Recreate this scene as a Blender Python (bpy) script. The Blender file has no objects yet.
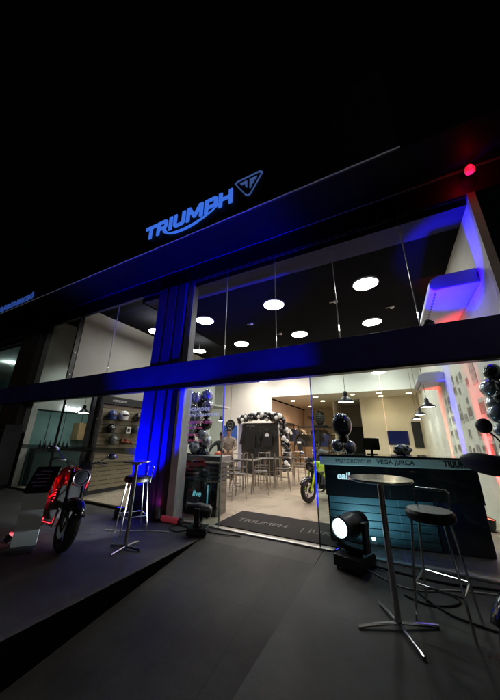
import bpy, bmesh, math, random
from mathutils import Vector, Matrix
R = math.radians
random.seed(7)
S = bpy.context.scene
C = S.collection

# ------------------------------------------------------------------ camera
cd = bpy.data.cameras.new('camera'); cam = bpy.data.objects.new('camera', cd); C.objects.link(cam)
S.camera = cam
cd.sensor_fit = 'HORIZONTAL'; cd.sensor_width = 36.0; cd.lens = 36.0*261.0/500.0
cd.clip_start = 0.05; cd.clip_end = 500
EYE = 1.45
cx_ = Vector((0.8889, 0.4576, 0.0123)); cz_ = Vector((-0.4371, 0.8401, 0.3211))   # image right, view direction
cz_.normalize(); cx_ = (cx_ - cx_.dot(cz_)*cz_).normalized(); cy_ = cx_.cross(cz_) * -1
up_ = cx_.cross(cz_)
M3 = Matrix((cx_, up_, -cz_)).transposed()
cam.matrix_world = Matrix.Translation((0, 0, EYE)) @ M3.to_4x4()

# ------------------------------------------------------------------ night sky, moon-weak sun, exposure
w = bpy.data.worlds.new('World'); S.world = w; w.use_nodes = True
nt = w.node_tree; nt.nodes.clear()
sky = nt.nodes.new('ShaderNodeTexSky'); sky.sky_type = 'NISHITA'; sky.sun_disc = False
sky.sun_elevation = R(2.0); sky.sun_rotation = R(200)
bg = nt.nodes.new('ShaderNodeBackground'); bg.inputs['Strength'].default_value = 0.0006
wo = nt.nodes.new('ShaderNodeOutputWorld')
nt.links.new(sky.outputs[0], bg.inputs[0]); nt.links.new(bg.outputs[0], wo.inputs[0])
sl = bpy.data.lights.new('night_sun', 'SUN'); sl.energy = 0.15; sl.angle = R(12); sl.color = (1, .93, .82)
so = bpy.data.objects.new('night_sun', sl); C.objects.link(so)
so.rotation_euler = (R(62), 0, R(48))
S.view_settings.view_transform = 'Standard'; S.view_settings.look = 'None'
S.view_settings.exposure = 0.0; S.view_settings.gamma = 1.0; S.view_settings.use_curve_mapping = False
S.cycles.use_denoising = True
try: S.cycles.denoiser = 'OPENIMAGEDENOISE'
except Exception: pass
S.cycles.max_bounces = 8; S.cycles.transparent_max_bounces = 16
S.cycles.sample_clamp_indirect = 6.0
S.cycles.caustics_reflective = False; S.cycles.caustics_refractive = False

# ------------------------------------------------------------------ materials
MATS = {}
def mat(name, col, rough=.5, metal=0., noise=0., nscale=8., bump=0., bscale=60., spec=.5, emit=None, estr=0., coat=0., col2=None, stretch=None, stain=0., joints=0.):
    if name in MATS: return MATS[name]
    m = bpy.data.materials.new(name); m.use_nodes = True; MATS[name] = m
    t = m.node_tree; b = t.nodes['Principled BSDF']
    c4 = (*col, 1)
    b.inputs['Base Color'].default_value = c4
    b.inputs['Roughness'].default_value = rough; b.inputs['Metallic'].default_value = metal
    b.inputs['Specular IOR Level'].default_value = spec
    if coat: b.inputs['Coat Weight'].default_value = coat; b.inputs['Coat Roughness'].default_value = .05
    if emit: b.inputs['Emission Color'].default_value = (*emit, 1); b.inputs['Emission Strength'].default_value = estr
    if noise or bump or col2:
        tc = t.nodes.new('ShaderNodeTexCoord'); src = tc.outputs['Object']
        if stretch:
            mp = t.nodes.new('ShaderNodeMapping'); mp.inputs['Scale'].default_value = stretch
            t.links.new(src, mp.inputs[0]); src = mp.outputs[0]
        n = t.nodes.new('ShaderNodeTexNoise'); n.inputs['Scale'].default_value = nscale
        n.inputs['Detail'].default_value = 6; n.inputs['Roughness'].default_value = .62
        t.links.new(src, n.inputs['Vector'])
        if noise or col2:
            r = t.nodes.new('ShaderNodeValToRGB')
            r.color_ramp.elements[0].position = .3; r.color_ramp.elements[1].position = .7
            lo = col2 if col2 else tuple(max(0, x*(1-noise)) for x in col)
            hi = col if col2 else tuple(min(1, x*(1+noise)) for x in col)
            r.color_ramp.elements[0].color = (*lo, 1); r.color_ramp.elements[1].color = (*hi, 1)
            t.links.new(n.outputs[0], r.inputs[0]); t.links.new(r.outputs[0], b.inputs['Base Color'])
            mr = t.nodes.new('ShaderNodeMapRange')
            mr.inputs['To Min'].default_value = max(0.02, rough-.1); mr.inputs['To Max'].default_value = min(1, rough+.1)
            t.links.new(n.outputs[0], mr.inputs[0]); t.links.new(mr.outputs[0], b.inputs['Roughness'])
        if stain:
            n3 = t.nodes.new('ShaderNodeTexNoise'); n3.inputs['Scale'].default_value = .55; n3.inputs['Detail'].default_value = 8; n3.inputs['Roughness'].default_value = .7
            n3.inputs['Distortion'].default_value = .6
            t.links.new(tc.outputs['Object'], n3.inputs['Vector'])
            r3 = t.nodes.new('ShaderNodeValToRGB'); r3.color_ramp.elements[0].position = .38; r3.color_ramp.elements[1].position = .62
            r3.color_ramp.elements[0].color = (1-stain,)*3+(1,); r3.color_ramp.elements[1].color = (1,1,1,1)
            mm = t.nodes.new('ShaderNodeMix'); mm.data_type = 'RGBA'; mm.blend_type = 'MULTIPLY'; mm.inputs[0].default_value = 1
            t.links.new(n3.outputs[0], r3.inputs[0]); t.links.new(r.outputs[0], mm.inputs[6]); t.links.new(r3.outputs[0], mm.inputs[7]); t.links.new(mm.outputs[2], b.inputs['Base Color'])
        if joints:
            bt_ = t.nodes.new('ShaderNodeTexBrick'); bt_.offset = 0.0; bt_.inputs['Scale'].default_value = 1.0
            bt_.inputs['Brick Width'].default_value = joints; bt_.inputs['Row Height'].default_value = joints; bt_.inputs['Mortar Size'].default_value = .009
            bt_.inputs['Mortar Smooth'].default_value = .4
            bt_.inputs['Color1'].default_value = (1,1,1,1); bt_.inputs['Color2'].default_value = (.92,.92,.92,1); bt_.inputs['Mortar'].default_value = (.66,.66,.66,1)
            t.links.new(tc.outputs['Object'], bt_.inputs['Vector'])
            m2 = t.nodes.new('ShaderNodeMix'); m2.data_type = 'RGBA'; m2.blend_type = 'MULTIPLY'; m2.inputs[0].default_value = 1
            t.links.new(mm.outputs[2], m2.inputs[6]); t.links.new(bt_.outputs['Color'], m2.inputs[7]); t.links.new(m2.outputs[2], b.inputs['Base Color'])
        if bump:
            n2 = t.nodes.new('ShaderNodeTexNoise'); n2.inputs['Scale'].default_value = bscale; n2.inputs['Detail'].default_value = 5
            t.links.new(src, n2.inputs['Vector'])
            bp = t.nodes.new('ShaderNodeBump'); bp.inputs['Strength'].default_value = bump; bp.inputs['Distance'].default_value = .01
            t.links.new(n2.outputs[0], bp.inputs['Height']); t.links.new(bp.outputs[0], b.inputs['Normal'])
    return m
def glow(name, col, s):
    return mat(name, (.6, .6, .6), .4, emit=col, estr=s)
def glass(name, tint=(.9, .94, .95), ior=1.5, rough=.0):
    if name in MATS: return MATS[name]
    m = bpy.data.materials.new(name); m.use_nodes = True; MATS[name] = m
    t = m.node_tree; t.nodes.clear()
    o = t.nodes.new('ShaderNodeOutputMaterial'); mx = t.nodes.new('ShaderNodeMixShader')
    tr = t.nodes.new('ShaderNodeBsdfTransparent'); tr.inputs[0].default_value = (*tint, 1)
    gl = t.nodes.new('ShaderNodeBsdfGlossy'); gl.inputs['Roughness'].default_value = rough
    ge = t.nodes.new('ShaderNodeNewGeometry'); dt = t.nodes.new('ShaderNodeVectorMath'); dt.operation = 'DOT_PRODUCT'
    t.links.new(ge.outputs['Normal'], dt.inputs[0]); t.links.new(ge.outputs['Incoming'], dt.inputs[1])
    def mth(op, a, b=None):
        q = t.nodes.new('ShaderNodeMath'); q.operation = op
        for i, v in enumerate((a, b)):
            if v is None: continue
            if isinstance(v, (int, float)): q.inputs[i].default_value = v
            else: t.links.new(v, q.inputs[i])
        return q.outputs[0]
    f0 = ((ior-1)/(ior+1))**2                      # Schlick reflectance, the same from both sides of the sheet
    c = mth('ABSOLUTE', dt.outputs['Value']); k = mth('POWER', mth('SUBTRACT', 1.0, c), 5.0)
    fac = mth('ADD', mth('MULTIPLY', k, 1-f0), f0)
    t.links.new(fac, mx.inputs[0]); t.links.new(tr.outputs[0], mx.inputs[1]); t.links.new(gl.outputs[0], mx.inputs[2])
    t.links.new(mx.outputs[0], o.inputs[0]); return m

ASPH = mat('asphalt', (.050, .047, .042), .8, noise=.35, nscale=2.2, bump=.25, bscale=160)
CONC = mat('dark_concrete', (.075, .072, .066), .72, noise=.4, nscale=1.6, bump=.16, bscale=140, stain=.5, joints=1.45)
CURB_SHADE = mat('curb_shade', (.004, .004, .004), .95, noise=.4, nscale=6, spec=.02)
FLOOR = mat('polished_cement', (.50, .42, .32), .28, noise=.16, nscale=1.1, bump=.05, bscale=30, stain=.07)
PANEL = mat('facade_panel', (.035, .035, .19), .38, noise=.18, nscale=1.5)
PANELD = mat('facade_panel_dark', (.010, .010, .013), .5, noise=.2, nscale=2)
FRAMEB = mat('black_frame', (.012, .012, .013), .4)
ALU = mat('aluminium', (.62, .62, .62), .35, metal=1, noise=.1, nscale=20)
WALLW = mat('white_wall', (.76, .74, .69), .85, noise=.05, nscale=1.2, bump=.08, bscale=40)
WALLP = mat('beige_wall', (.66, .56, .43), .85, noise=.05, nscale=1.2)
CEILB = mat('black_ceiling', (.006, .006, .007), .9, noise=.2, nscale=1, spec=.05)
CEILW = mat('plaster_ceiling', (.62, .57, .48), .85, noise=.05)
GLASS = glass('clear_glass'); GLASSL = glass('tinted_glass', (.80, .88, .88))
STEEL = mat('chrome', (.70, .70, .71), .2, metal=1)
BLKP = mat('black_plastic', (.014, .014, .015), .38, noise=.3, nscale=30)
BLKG = mat('black_gloss', (.010, .010, .012), .12, coat=.6)
BLKM = mat('black_matte', (.012, .012, .012), .75, noise=.3, nscale=12)
RUB = mat('rubber', (.016, .016, .016), .78, noise=.35, nscale=40, bump=.3, bscale=200)
LEATH = mat('black_leather', (.014, .013, .013), .42, bump=.3, bscale=150, noise=.2)
MARB = mat('pale_top', (.80, .77, .70), .17, metal=.8, noise=.14, nscale=5)
REDP = mat('red_paint', (.72, .015, .018), .2, coat=.8)
LIME = mat('lime_paint', (.62, .90, .02), .25, coat=.6)
GREYP = mat('grey_paint', (.12, .125, .13), .3, coat=.4)
ENG = mat('engine_metal', (.10, .10, .105), .4, metal=.8, noise=.3, nscale=25)
WOODL = mat('plank_front', (.05, .115, .15), .5, noise=.3, nscale=2, stretch=(1, 8, 14))  # cyan of the wash light put into the plank colour
WARMW = mat('slat_wood', (.24, .20, .13), .55, noise=.3, nscale=2, stretch=(6, 1, 14))
TEAL = mat('teal_wall', (.20, .36, .36), .7, noise=.1, nscale=2)
WPRINT = mat('white_print', (.75, .75, .75), .6)
PPRINT = mat('pink_print', (.62, .28, .42), .6)
def vinyl(name, col):
    m = mat(name, col, .6); t = m.node_tree; b = t.nodes['Principled BSDF']; o = t.nodes['Material Output']
    mx = t.nodes.new('ShaderNodeMixShader'); tl = t.nodes.new('ShaderNodeBsdfTranslucent'); tl.inputs[0].default_value = (*col, 1)
    mx.inputs[0].default_value = .85; t.links.new(b.outputs[0], mx.inputs[1]); t.links.new(tl.outputs[0], mx.inputs[2]); t.links.new(mx.outputs[0], o.inputs[0]); return m
WVIN = vinyl('white_vinyl', (.85,.85,.85)); PVIN = vinyl('pink_vinyl', (.8,.35,.55))
BALB = mat('black_balloon', (.012, .012, .014), .10, coat=.4, noise=.2, nscale=3)
BALS = mat('silver_balloon', (.48, .48, .54), .2, metal=.72, noise=.12, nscale=6)
BALW = mat('white_balloon', (.70, .70, .70), .25, coat=.3)

# ------------------------------------------------------------------ helpers
class MB:
    def __init__(s): s.v = []; s.f = []; s.m = []; s.sm = []; s.mi = 0
    def add(s, vs, fs, smooth=False):
        n = len(s.v); s.v += [tuple(p) for p in vs]
        for q in fs: s.f.append([n+i for i in q]); s.m.append(s.mi); s.sm.append(smooth)
        return s
    def box(s, a, b):
        x0, y0, z0 = [min(p, q) for p, q in zip(a, b)]; x1, y1, z1 = [max(p, q) for p, q in zip(a, b)]
        return s.add([(x0,y0,z0),(x1,y0,z0),(x1,y1,z0),(x0,y1,z0),(x0,y0,z1),(x1,y0,z1),(x1,y1,z1),(x0,y1,z1)],
                     [(0,3,2,1),(4,5,6,7),(0,1,5,4),(1,2,6,5),(2,3,7,6),(3,0,4,7)])
    def obox(s, c, ax, ay, az):
        c, ax, ay, az = Vector(c), Vector(ax), Vector(ay), Vector(az)
        vs = [c+i*ax+j*ay+k*az for k in (-1,1) for j in (-1,1) for i in (-1,1)]
        return s.add(vs, [(0,2,3,1),(4,5,7,6),(0,1,5,4),(1,3,7,5),(3,2,6,7),(2,0,4,6)])
    def tube(s, pts, r, n=8, cap=True):
        pts = [Vector(p) for p in pts]; rs = r if isinstance(r, (list, tuple)) else [r]*len(pts)
        rings = []; pu = None
        for i, p in enumerate(pts):
            d = (pts[min(i+1, len(pts)-1)] - pts[max(i-1, 0)]).normalized()
            if pu is None:
                a = Vector((0,0,1)) if abs(d.z) < .9 else Vector((1,0,0)); u = d.cross(a).normalized()
            else: u = (pu - d*pu.dot(d)).normalized()
            pu = u; v = d.cross(u)
            rings.append([p + rs[i]*(math.cos(2*math.pi*k/n)*u + math.sin(2*math.pi*k/n)*v) for k in range(n)])
        vs = [q for rg in rings for q in rg]; fs = []
        for i in range(len(pts)-1):
            for k in range(n):
                a = i*n+k; b = i*n+(k+1) % n; fs.append((a, b, b+n, a+n))
        s.add(vs, fs, True)
        if cap:
            s.add(rings[0], [tuple(range(n))[::-1]]); s.add(rings[-1], [tuple(range(n))])
        return s
    def cyl(s, p0, p1, r0, r1=None, n=20): return s.tube([p0, p1], [r0, r0 if r1 is None else r1], n)
    def ell(s, c, r, n=16, k=10, rot=None):
        c = Vector(c); r = (r, r, r) if not isinstance(r, (tuple, list)) else r
        vs = []; fs = []
        for j in range(k+1):
            th = math.pi*j/k
            for i in range(n):
                ph = 2*math.pi*i/n
                p = Vector((r[0]*math.sin(th)*math.cos(ph), r[1]*math.sin(th)*math.sin(ph), r[2]*math.cos(th)))
                if rot: p = rot @ p
                vs.append(c+p)
        for j in range(k):
            for i in range(n):
                a = j*n+i; b = j*n+(i+1) % n; fs.append((a, a+n, b+n, b))
        return s.add(vs, fs, True)
    def lathe(s, c, axis, prof, n=24):
        c = Vector(c); d = Vector(axis).normalized(); a = Vector((0,0,1)) if abs(d.z) < .9 else Vector((1,0,0))
        u = d.cross(a).normalized(); v = d.cross(u); vs = []; fs = []
        for r, h in prof:
            for k in range(n):
                t = 2*math.pi*k/n; vs.append(c + d*h + r*(math.cos(t)*u+math.sin(t)*v))
        for i in range(len(prof)-1):
            for k in range(n):
                p = i*n+k; q = i*n+(k+1) % n; fs.append((p, q, q+n, p+n))
        return s.add(vs, fs, True)
    def torus(s, c, axis, Rr, r, n=32, k=10, sy=1.0):
        prof = [(Rr + r*math.cos(2*math.pi*i/k), sy*r*math.sin(2*math.pi*i/k)) for i in range(k+1)]
        return s.lathe(c, axis, prof, n)
    def prism(s, poly, o, ux, uy, depth):
        o, ux, uy = Vector(o), Vector(ux), Vector(uy); nz = ux.cross(uy).normalized()*depth; n = len(poly)
        b = [o + ux*x + uy*y for x, y in poly]
        s.add(b + [p+nz for p in b], [tuple(range(n))[::-1], tuple(range(n, 2*n))] + [(i, (i+1) % n, n+(i+1) % n, n+i) for i in range(n)])
        return s
    def build(s, name, m, parent=None, loc=None, rotz=None, bevel=0, seg=2, solid=0):
        me = bpy.data.meshes.new(name); me.from_pydata(s.v, [], s.f)
        ml = m if isinstance(m, (list, tuple)) else [m]
        for q in ml: me.materials.append(q)
        me.polygons.foreach_set('material_index', s.m); me.polygons.foreach_set('use_smooth', s.sm)
        me.update()
        bm = bmesh.new(); bm.from_mesh(me); bmesh.ops.recalc_face_normals(bm, faces=bm.faces); bm.to_mesh(me); bm.free()
        if any(s.sm): me.set_sharp_from_angle(angle=R(38))
        o = bpy.data.objects.new(name, me); C.objects.link(o)
        if parent: o.parent = parent
        if loc: o.location = loc
        if rotz is not None: o.rotation_euler = (0, 0, rotz)
        if bevel:
            b = o.modifiers.new('edge', 'BEVEL'); b.width = bevel; b.segments = seg; b.limit_method = 'ANGLE'; b.angle_limit = R(40)
        if solid:
            q = o.modifiers.new('thick', 'SOLIDIFY'); q.thickness = solid; q.offset = 0
        return o
def tag(o, label, cat, group=None, kind=None):
    if label: o['label'] = label
    if cat: o['category'] = cat
    if group: o['group'] = group
    if kind: o['kind'] = kind
    return o
def thing(name, label, cat, loc=(0,0,0), rz=0, group=None):
    o = bpy.data.objects.new(name, None); C.objects.link(o); o.location = loc; o.rotation_euler = (0, 0, rz)
    o.empty_display_size = .1
    return tag(o, label, cat, group)
def struct(o): o['kind'] = 'structure'; return o
def dup(root, loc, rz, label, group=None):
    def cp(o, par):
        c = o.copy(); C.objects.link(c)
        if par: c.parent = par
        for ch in list(o.children): cp(ch, c)
        return c
    r = cp(root, None); r.location = loc; r.rotation_euler = (0, 0, rz); r['label'] = label
    if group: r['group'] = group
    return r
def text(name, s, size, m, loc, rot, parent=None, ext=.004, shear=0., bold=0., space=1., align='LEFT', sx=1.):
    cu = bpy.data.curves.new('t', 'FONT'); cu.body = s; cu.size = size; cu.extrude = ext; cu.shear = shear; cu.offset = bold
    cu.space_character = space; cu.align_x = align; cu.resolution_u = 3
    to = bpy.data.objects.new('t', cu); C.objects.link(to)
    me = bpy.data.meshes.new_from_object(to.evaluated_get(bpy.context.evaluated_depsgraph_get()))
    bpy.data.objects.remove(to); me.materials.clear(); me.materials.append(m); me.name = name
    o = bpy.data.objects.new(name, me); C.objects.link(o)
    if parent: o.parent = parent
    o.location = loc; o.rotation_euler = rot; o.scale = (sx, 1, 1); return o
FACE = (R(90), 0, 0)
def lamp(kind, parent, loc, energy, col, target=None, size=60, blend=.5, rad=.04):
    l = bpy.data.lights.new('lamp', kind); l.energy = energy; l.color = col
    l.shadow_soft_size = rad
    if kind == 'SPOT': l.spot_size = R(size); l.spot_blend = blend
    o = bpy.data.objects.new('lamp', l); C.objects.link(o); o.location = loc
    if target is not None: o.rotation_euler = (Vector(target)-Vector(loc)).to_track_quat('-Z', 'Y').to_euler()
    if parent: o.parent = parent
    return o

# ================================================================== GROUND
YF = 4.30                                   # facade plane
g = MB(); g.box((-90,-90,-1.2), (90,90,-.86)); struct(g.build('ground', ASPH))
p = MB(); p.box((-26,-.3,-.85), (-2.80,YF,0.0)); p.box((-1.05,-1.5,-.85), (14,YF,0.0))
struct(p.build('pavement', CONC, bevel=.012))
# sloping ramp between the two paved levels
ys = [YF, 3.82, -2.6]; zs = [-.004, -.004, -.92]
r_ = MB(); r_.add([(-2.797,ys[0],zs[0]),(-1.053,ys[0],zs[0]),(-1.053,ys[1],zs[1]),(-2.797,ys[1],zs[1]),(-1.053,ys[2],zs[2]),(-2.797,ys[2],zs[2])],
                 [(0,1,2,3),(3,2,4,5)])
struct(r_.build('ramp', CONC))
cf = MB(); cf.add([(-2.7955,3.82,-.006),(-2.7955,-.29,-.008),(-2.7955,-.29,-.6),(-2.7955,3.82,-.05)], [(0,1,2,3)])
struct(cf.build('kerb_shaded_face', CURB_SHADE))  # near-black sheet paints the shade on the side of the step
# joints in the paving
FLOORZ = .006
fl = MB(); fl.box((-10.4,YF+.12,-.3), (1.56,17.2,FLOORZ)); fl.box((-10.4,17.2,-.3), (1.56,23,FLOORZ))
struct(fl.build('floor', FLOOR))

# ================================================================== BUILDING
B = thing('shop_building', 'black panelled motorcycle showroom with tall glass front glowing at night', 'building')
# horizontal beam
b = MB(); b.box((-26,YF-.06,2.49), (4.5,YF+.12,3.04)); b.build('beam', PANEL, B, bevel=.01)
b = MB(); b.box((-26,YF-.07,2.452), (4.5,YF+.07,2.488)); b.build('door_rail', FRAMEB, B)
# lintel, soffit, sign board
b = MB(); b.box((-26,YF-.02,5.122), (6,YF+.07,5.60)); b.build('lintel', PANELD, B)
b = MB(); b.box((-26,3.46,5.605), (6,YF+.2,5.66)); b.build('soffit', mat('soffit_panel', (.006,.006,.009), .6, noise=.2, nscale=2, spec=.04), B)
b = MB(); b.box((-26,YF-.05,5.575), (6,YF-.022,5.602)); b.build('soffit_trim', mat('trim_grey', (.10,.10,.10), .5), B)
b = MB(); b.box((-26,3.40,5.60), (.70,3.458,7.5)); bo = b.build('fascia_board', mat('fascia_black', (.0025,.0025,.004), .6, noise=.2, nscale=2, spec=.2), B)
b = MB(); b.box((-26,3.39,5.588), (.70,3.41,5.598)); b.build('edge_trim', mat('trim_alu_glow', (.12,.12,.12), .6, emit=(.7,.75,.9), estr=.035), bo)  # faint emission stands in for light caught on the trim
# pillar panels with shadow grooves
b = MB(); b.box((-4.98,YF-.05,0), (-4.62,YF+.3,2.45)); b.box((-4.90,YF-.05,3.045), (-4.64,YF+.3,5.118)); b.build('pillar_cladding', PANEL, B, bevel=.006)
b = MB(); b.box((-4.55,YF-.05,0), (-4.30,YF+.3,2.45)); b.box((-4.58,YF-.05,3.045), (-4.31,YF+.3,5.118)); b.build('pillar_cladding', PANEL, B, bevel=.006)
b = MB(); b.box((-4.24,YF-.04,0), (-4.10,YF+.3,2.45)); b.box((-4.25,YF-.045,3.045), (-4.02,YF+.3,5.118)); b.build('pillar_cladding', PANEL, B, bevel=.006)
b = MB(); b.box((-4.97,YF+.03,0), (-4.02,YF+.28,5.115)); b.build('pillar_core', FRAMEB, B)
b = MB(); b.box((-4.095,YF-.03,0), (-3.985,YF+.1,2.45)); b.build('door_frame', FRAMEB, B)
b = MB(); b.box((-3.985,YF+.02,3.045), (-3.82,YF+.2,5.118)); b.build('pillar_cladding', mat('jamb_blue_lit', (.16,.16,.2), .5, noise=.1), B)  # upper pale jamb darkened, blue light on it put into the colour
b = MB(); b.box((-3.98,YF+.0,0), (-3.80,YF+.25,2.45)); b.build('jamb', mat('pale_jamb', (.55,.55,.55), .5, noise=.1), B)
# left pillar
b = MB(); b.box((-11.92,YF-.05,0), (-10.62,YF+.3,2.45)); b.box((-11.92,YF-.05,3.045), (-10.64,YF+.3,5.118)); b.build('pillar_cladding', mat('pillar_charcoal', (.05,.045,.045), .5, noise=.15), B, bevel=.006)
# upper glazing sheets
ux = [(-10.6,-8.47), (-8.40,-6.65), (-6.63,-4.93), (-3.82,-2.876), (-2.86,-1.712), (-1.696,-.556), (-.54,.60), (.616,1.555)]
for a, c in ux:
    b = MB(); b.box((a,YF+.05,3.045), (c,YF+.062,5.116)); b.build('upper_window', GLASS, B)
for x in (-2.868,-1.704,-.548,.608,-6.64):
    b = MB(); b.box((x-.006,YF+.044,3.05), (x+.006,YF+.068,5.1)); b.build('glass_joint', mat('joint_silicone', (.35,.35,.36), .4), B)
b = MB(); b.box((-8.465,YF-.01,3.045), (-8.405,YF+.11,5.116)); b.build('mullion', FRAMEB, B)
b = MB(); b.box((-10.62,YF+.0,3.045), (-4.905,YF+.1,3.075)); b.box((-3.98,YF,5.095), (1.555,YF+.045,5.118)); b.build('window_frame', FRAMEB, B)
# lower glazing, left bay
for a, c in ((-10.6,-8.33), (-8.30,-6.68), (-6.66,-5.0)):
    b = MB(); b.box((a,YF+.05,.04), (c,YF+.062,2.45)); b.build('shop_window', GLASS, B)
b = MB(); b.box((-8.325,YF+.03,.04), (-8.305,YF+.085,2.45)); b.box((-10.6,YF+.03,0), (-5.0,YF+.09,.038)); b.build('window_frame', FRAMEB, B)
fr = mat('frosted_band', (.36,.37,.36), .6)
fb = MB(); fb.box((-10.55,YF+.043,1.08), (-8.34,YF+.048,1.20)); fb.box((-8.29,YF+.043,1.08), (-5.02,YF+.048,1.20))
fg = glass('frosted_film', (.55,.58,.56), 1.9, .5)
fbo = fb.build('frosted_strip', fg, B)
for x in (-10.3,-9.2,-7.9,-6.9,-5.8): text('lettering', 'TRIUMPH', .055, mat('film_print', (.12,.12,.12), .6), (x,YF+.04,1.12), FACE, fbo, .001, sx=1.6)
# lower glazing, entrance bay
b = MB(); b.box((-3.79,YF+.05,.02), (-2.83,YF+.062,2.45)); pane_l = b.build('fixed_pane', GLASSL, B)
b = MB(); b.box((-1.10,YF+.05,.02), (-.05,YF+.062,2.45)); b.build('fixed_pane', GLASSL, B)
b = MB(); b.box((-.04,YF+.05,.02), (1.54,YF+.062,2.45)); b.build('fixed_pane', GLASSL, B)
for x in (-2.826, -1.106):
    b = MB(); b.box((x-.006,YF+.04,.02), (x+.006,YF+.072,2.45)); b.build('pane_edge', mat('glass_edge', (.10,.16,.15), .25), B)
b = MB(); b.box((-3.8,YF-.0,0), (1.56,YF+.045,.018)); b.build('threshold', ALU, B)
b = MB(); b.box((-3.8,YF+.046,-.01), (1.56,YF+.119,.014)); b.build('threshold', mat('stone_sill', (.45,.42,.37), .5, noise=.15), B)
# opening hours on the glass
for i, (ln, sz_, m_) in enumerate([('HORÁRIO DE', .085, WVIN), ('FUNCIONAMENTO', .085, WVIN), ('SEGUNDA A SEXTA', .07, PVIN), ('08:00 ÀS 18:00', .06, PVIN), ('SÁBADO', .07, PVIN), ('08:00 ÀS 12:00', .06, PVIN)]):
    text('lettering', ln, sz_, m_, (-3.66,YF+.04,[1.97,1.86,1.72,1.62,1.48,1.38][i]), FACE, pane_l, .001, bold=.002)
# interior shell
b = MB(); b.box((-5.6,YF+.6,5.0), (1.56,17.2,5.12)); b.box((-5.68,YF+.072,5.0), (-5.6,17.2,5.5)); b.build('ceiling', CEILB, B)
b = MB(); b.box((-10.4,YF+.072,5.5), (-5.6,17.2,5.6)); b.build('ceiling', CEILB, B)
b = MB(); b.box((-5.6,YF+.075,5.0), (1.56,YF+.598,5.12)); b.build('ceiling_strip', mat('ceiling_edge', (.05,.05,.09), .8, spec=.1), B)
b = MB(); b.box((1.56,YF-.03,0), (1.66,23,5.118)); rw = b.build('side_wall', mat('photo_wall', (.78,.74,.66), .8, noise=.12, nscale=2.5, col2=(.62,.59,.53)), B)
b = MB(); b.box((-10.5,YF+.3,0), (-10.4,23,5.598)); b.build('side_wall', WALLW, B)
b = MB(); b.box((-7.50,4.62,0), (-7.40,7.0,2.92)); b.box((-8.46,YF+.13,2.92), (-7.40,12,3.0)); b.box((-8.46,YF+.13,3.0), (-8.40,12,5.498)); b.build('partition_wall', mat('grey_partition', (.36,.345,.325), .85, noise=.06, nscale=1.2), B)
b = MB(); b.box((-10.4,14.5,0), (-6.08,14.62,5.49)); b.box((-6.08,14.5,3.8), (1.56,14.62,4.99)); b.build('back_wall', WALLW, B)
b = MB(); b.box((-6.2,14.62,3.8), (1.56,22.9,3.9)); b.build('low_ceiling', CEILW, B)
b = MB(); b.box((-6.6,14.63,0), (-6.45,22.9,3.8)); b.build('inner_wall', mat('pink_beige_wall', (.74,.60,.52), .85, noise=.05), B)
b = MB(); b.box((-6.4,22.3,0), (-2.96,22.4,3.8)); b.build('inner_wall', WALLP, B)
b = MB(); b.box((-1.42,17.0,0), (1.56,17.1,3.8)); b.box((-3.0,17.0,0), (-2.96,22.3,3.8)); b.build('inner_wall', WALLP, B)
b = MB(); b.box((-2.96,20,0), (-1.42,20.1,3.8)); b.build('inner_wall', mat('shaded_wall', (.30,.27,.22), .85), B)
b = MB(); b.box((-5.15,16.4,2.12), (-3.1,16.55,2.2)); b.box((-3.95,16.4,0), (-3.85,16.5,2.12)); b.build('partition_header', FRAMEB, B)
b = MB(); b.box((-10.60,YF+.13,0), (-10.24,4.60,5.49)); b.build('column', WALLW, B)
# teal wall of the side room and its white band
b = MB(); b.box((-10.395,4.62,.0), (-10.34,8.6,2.28)); tw = b.build('teal_cladding', TEAL, B)
b = MB()
for y in (5.05, 5.55, 6.15): b.box((-10.342,y,.9), (-10.334,y+.02,2.27))
b.box((-10.342,4.63,2.25), (-10.33,8.6,2.29)); b.build('joint', FRAMEB, tw)
b = MB(); b.box((-10.395,8.62,0), (-7.5,8.7,2.91)); b.build('inner_wall', TEAL, B)
# neighbouring bay, far left
b = MB(); b.box((-26,YF+.05,3.045), (-11.93,YF+.062,5.116)); b.build('upper_window', GLASS, B)
b = MB(); b.box((-26,YF+.05,.02), (-11.93,YF+.062,2.45)); b.build('shop_window', GLASS, B)
b = MB(); b.box((-26,7.6,0), (-10.6,7.7,5.1)); b.box((-12.0,YF+.31,0), (-11.9,7.6,5.1)); b.build('back_wall', TEAL, B)
b = MB(); b.box((-26,YF+.3,4.9), (-10.6,7.6,5.1)); b.box((-26,YF+.12,-.2), (-10.6,7.6,.005)); b.build('ceiling', CEILW, B)

# ================================================================== SIGNS
sign = thing('shop_sign', 'blue illuminated shop name in block capitals above the entrance', 'sign', (-4.66,3.385,5.94))
BLU = mat('blue_letter', (.1,.2,.6), .4, emit=(.045,.17,.80), estr=.85)
hh = .37
def L(polys, x0):
    return [[(x0+x, z) for x, z in q] for q in polys]
glyph = []; x = 0
t_ = .24
glyph.append(L([[(0,1),(.98,1),(.98,.78),(.61,.78),(.61,0),(.37,0),(.37,.78),(0,.78)]], x)); x += 1.08
glyph.append(L([[(0,0),(0,1),(.72,1),(.9,.88),(.9,.46),(.74,.34),(.95,-.02),(.66,-.02),(.48,.32),(.24,.32),(.24,.52),(.60,.52),(.66,.57),(.66,.76),(.6,.80),(.24,.80),(.24,0)]], x)); x += 1.07
glyph.append(L([[(0,0),(.25,0),(.25,1),(0,1)]], x)); x += .39
glyph.append(L([[(0,1),(0,.16),(.16,0),(.78,0),(.94,.16),(.94,1),(.70,1),(.70,.26),(.64,.21),(.30,.21),(.24,.26),(.24,1)]], x)); x += 1.08
glyph.append(L([[(0,0),(0,1),(.30,1),(.63,.46),(.96,1),(1.26,1),(1.26,0),(1.02,0),(1.02,.62),(.72,.14),(.54,.14),(.24,.62),(.24,0)]], x)); x += 1.40
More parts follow.
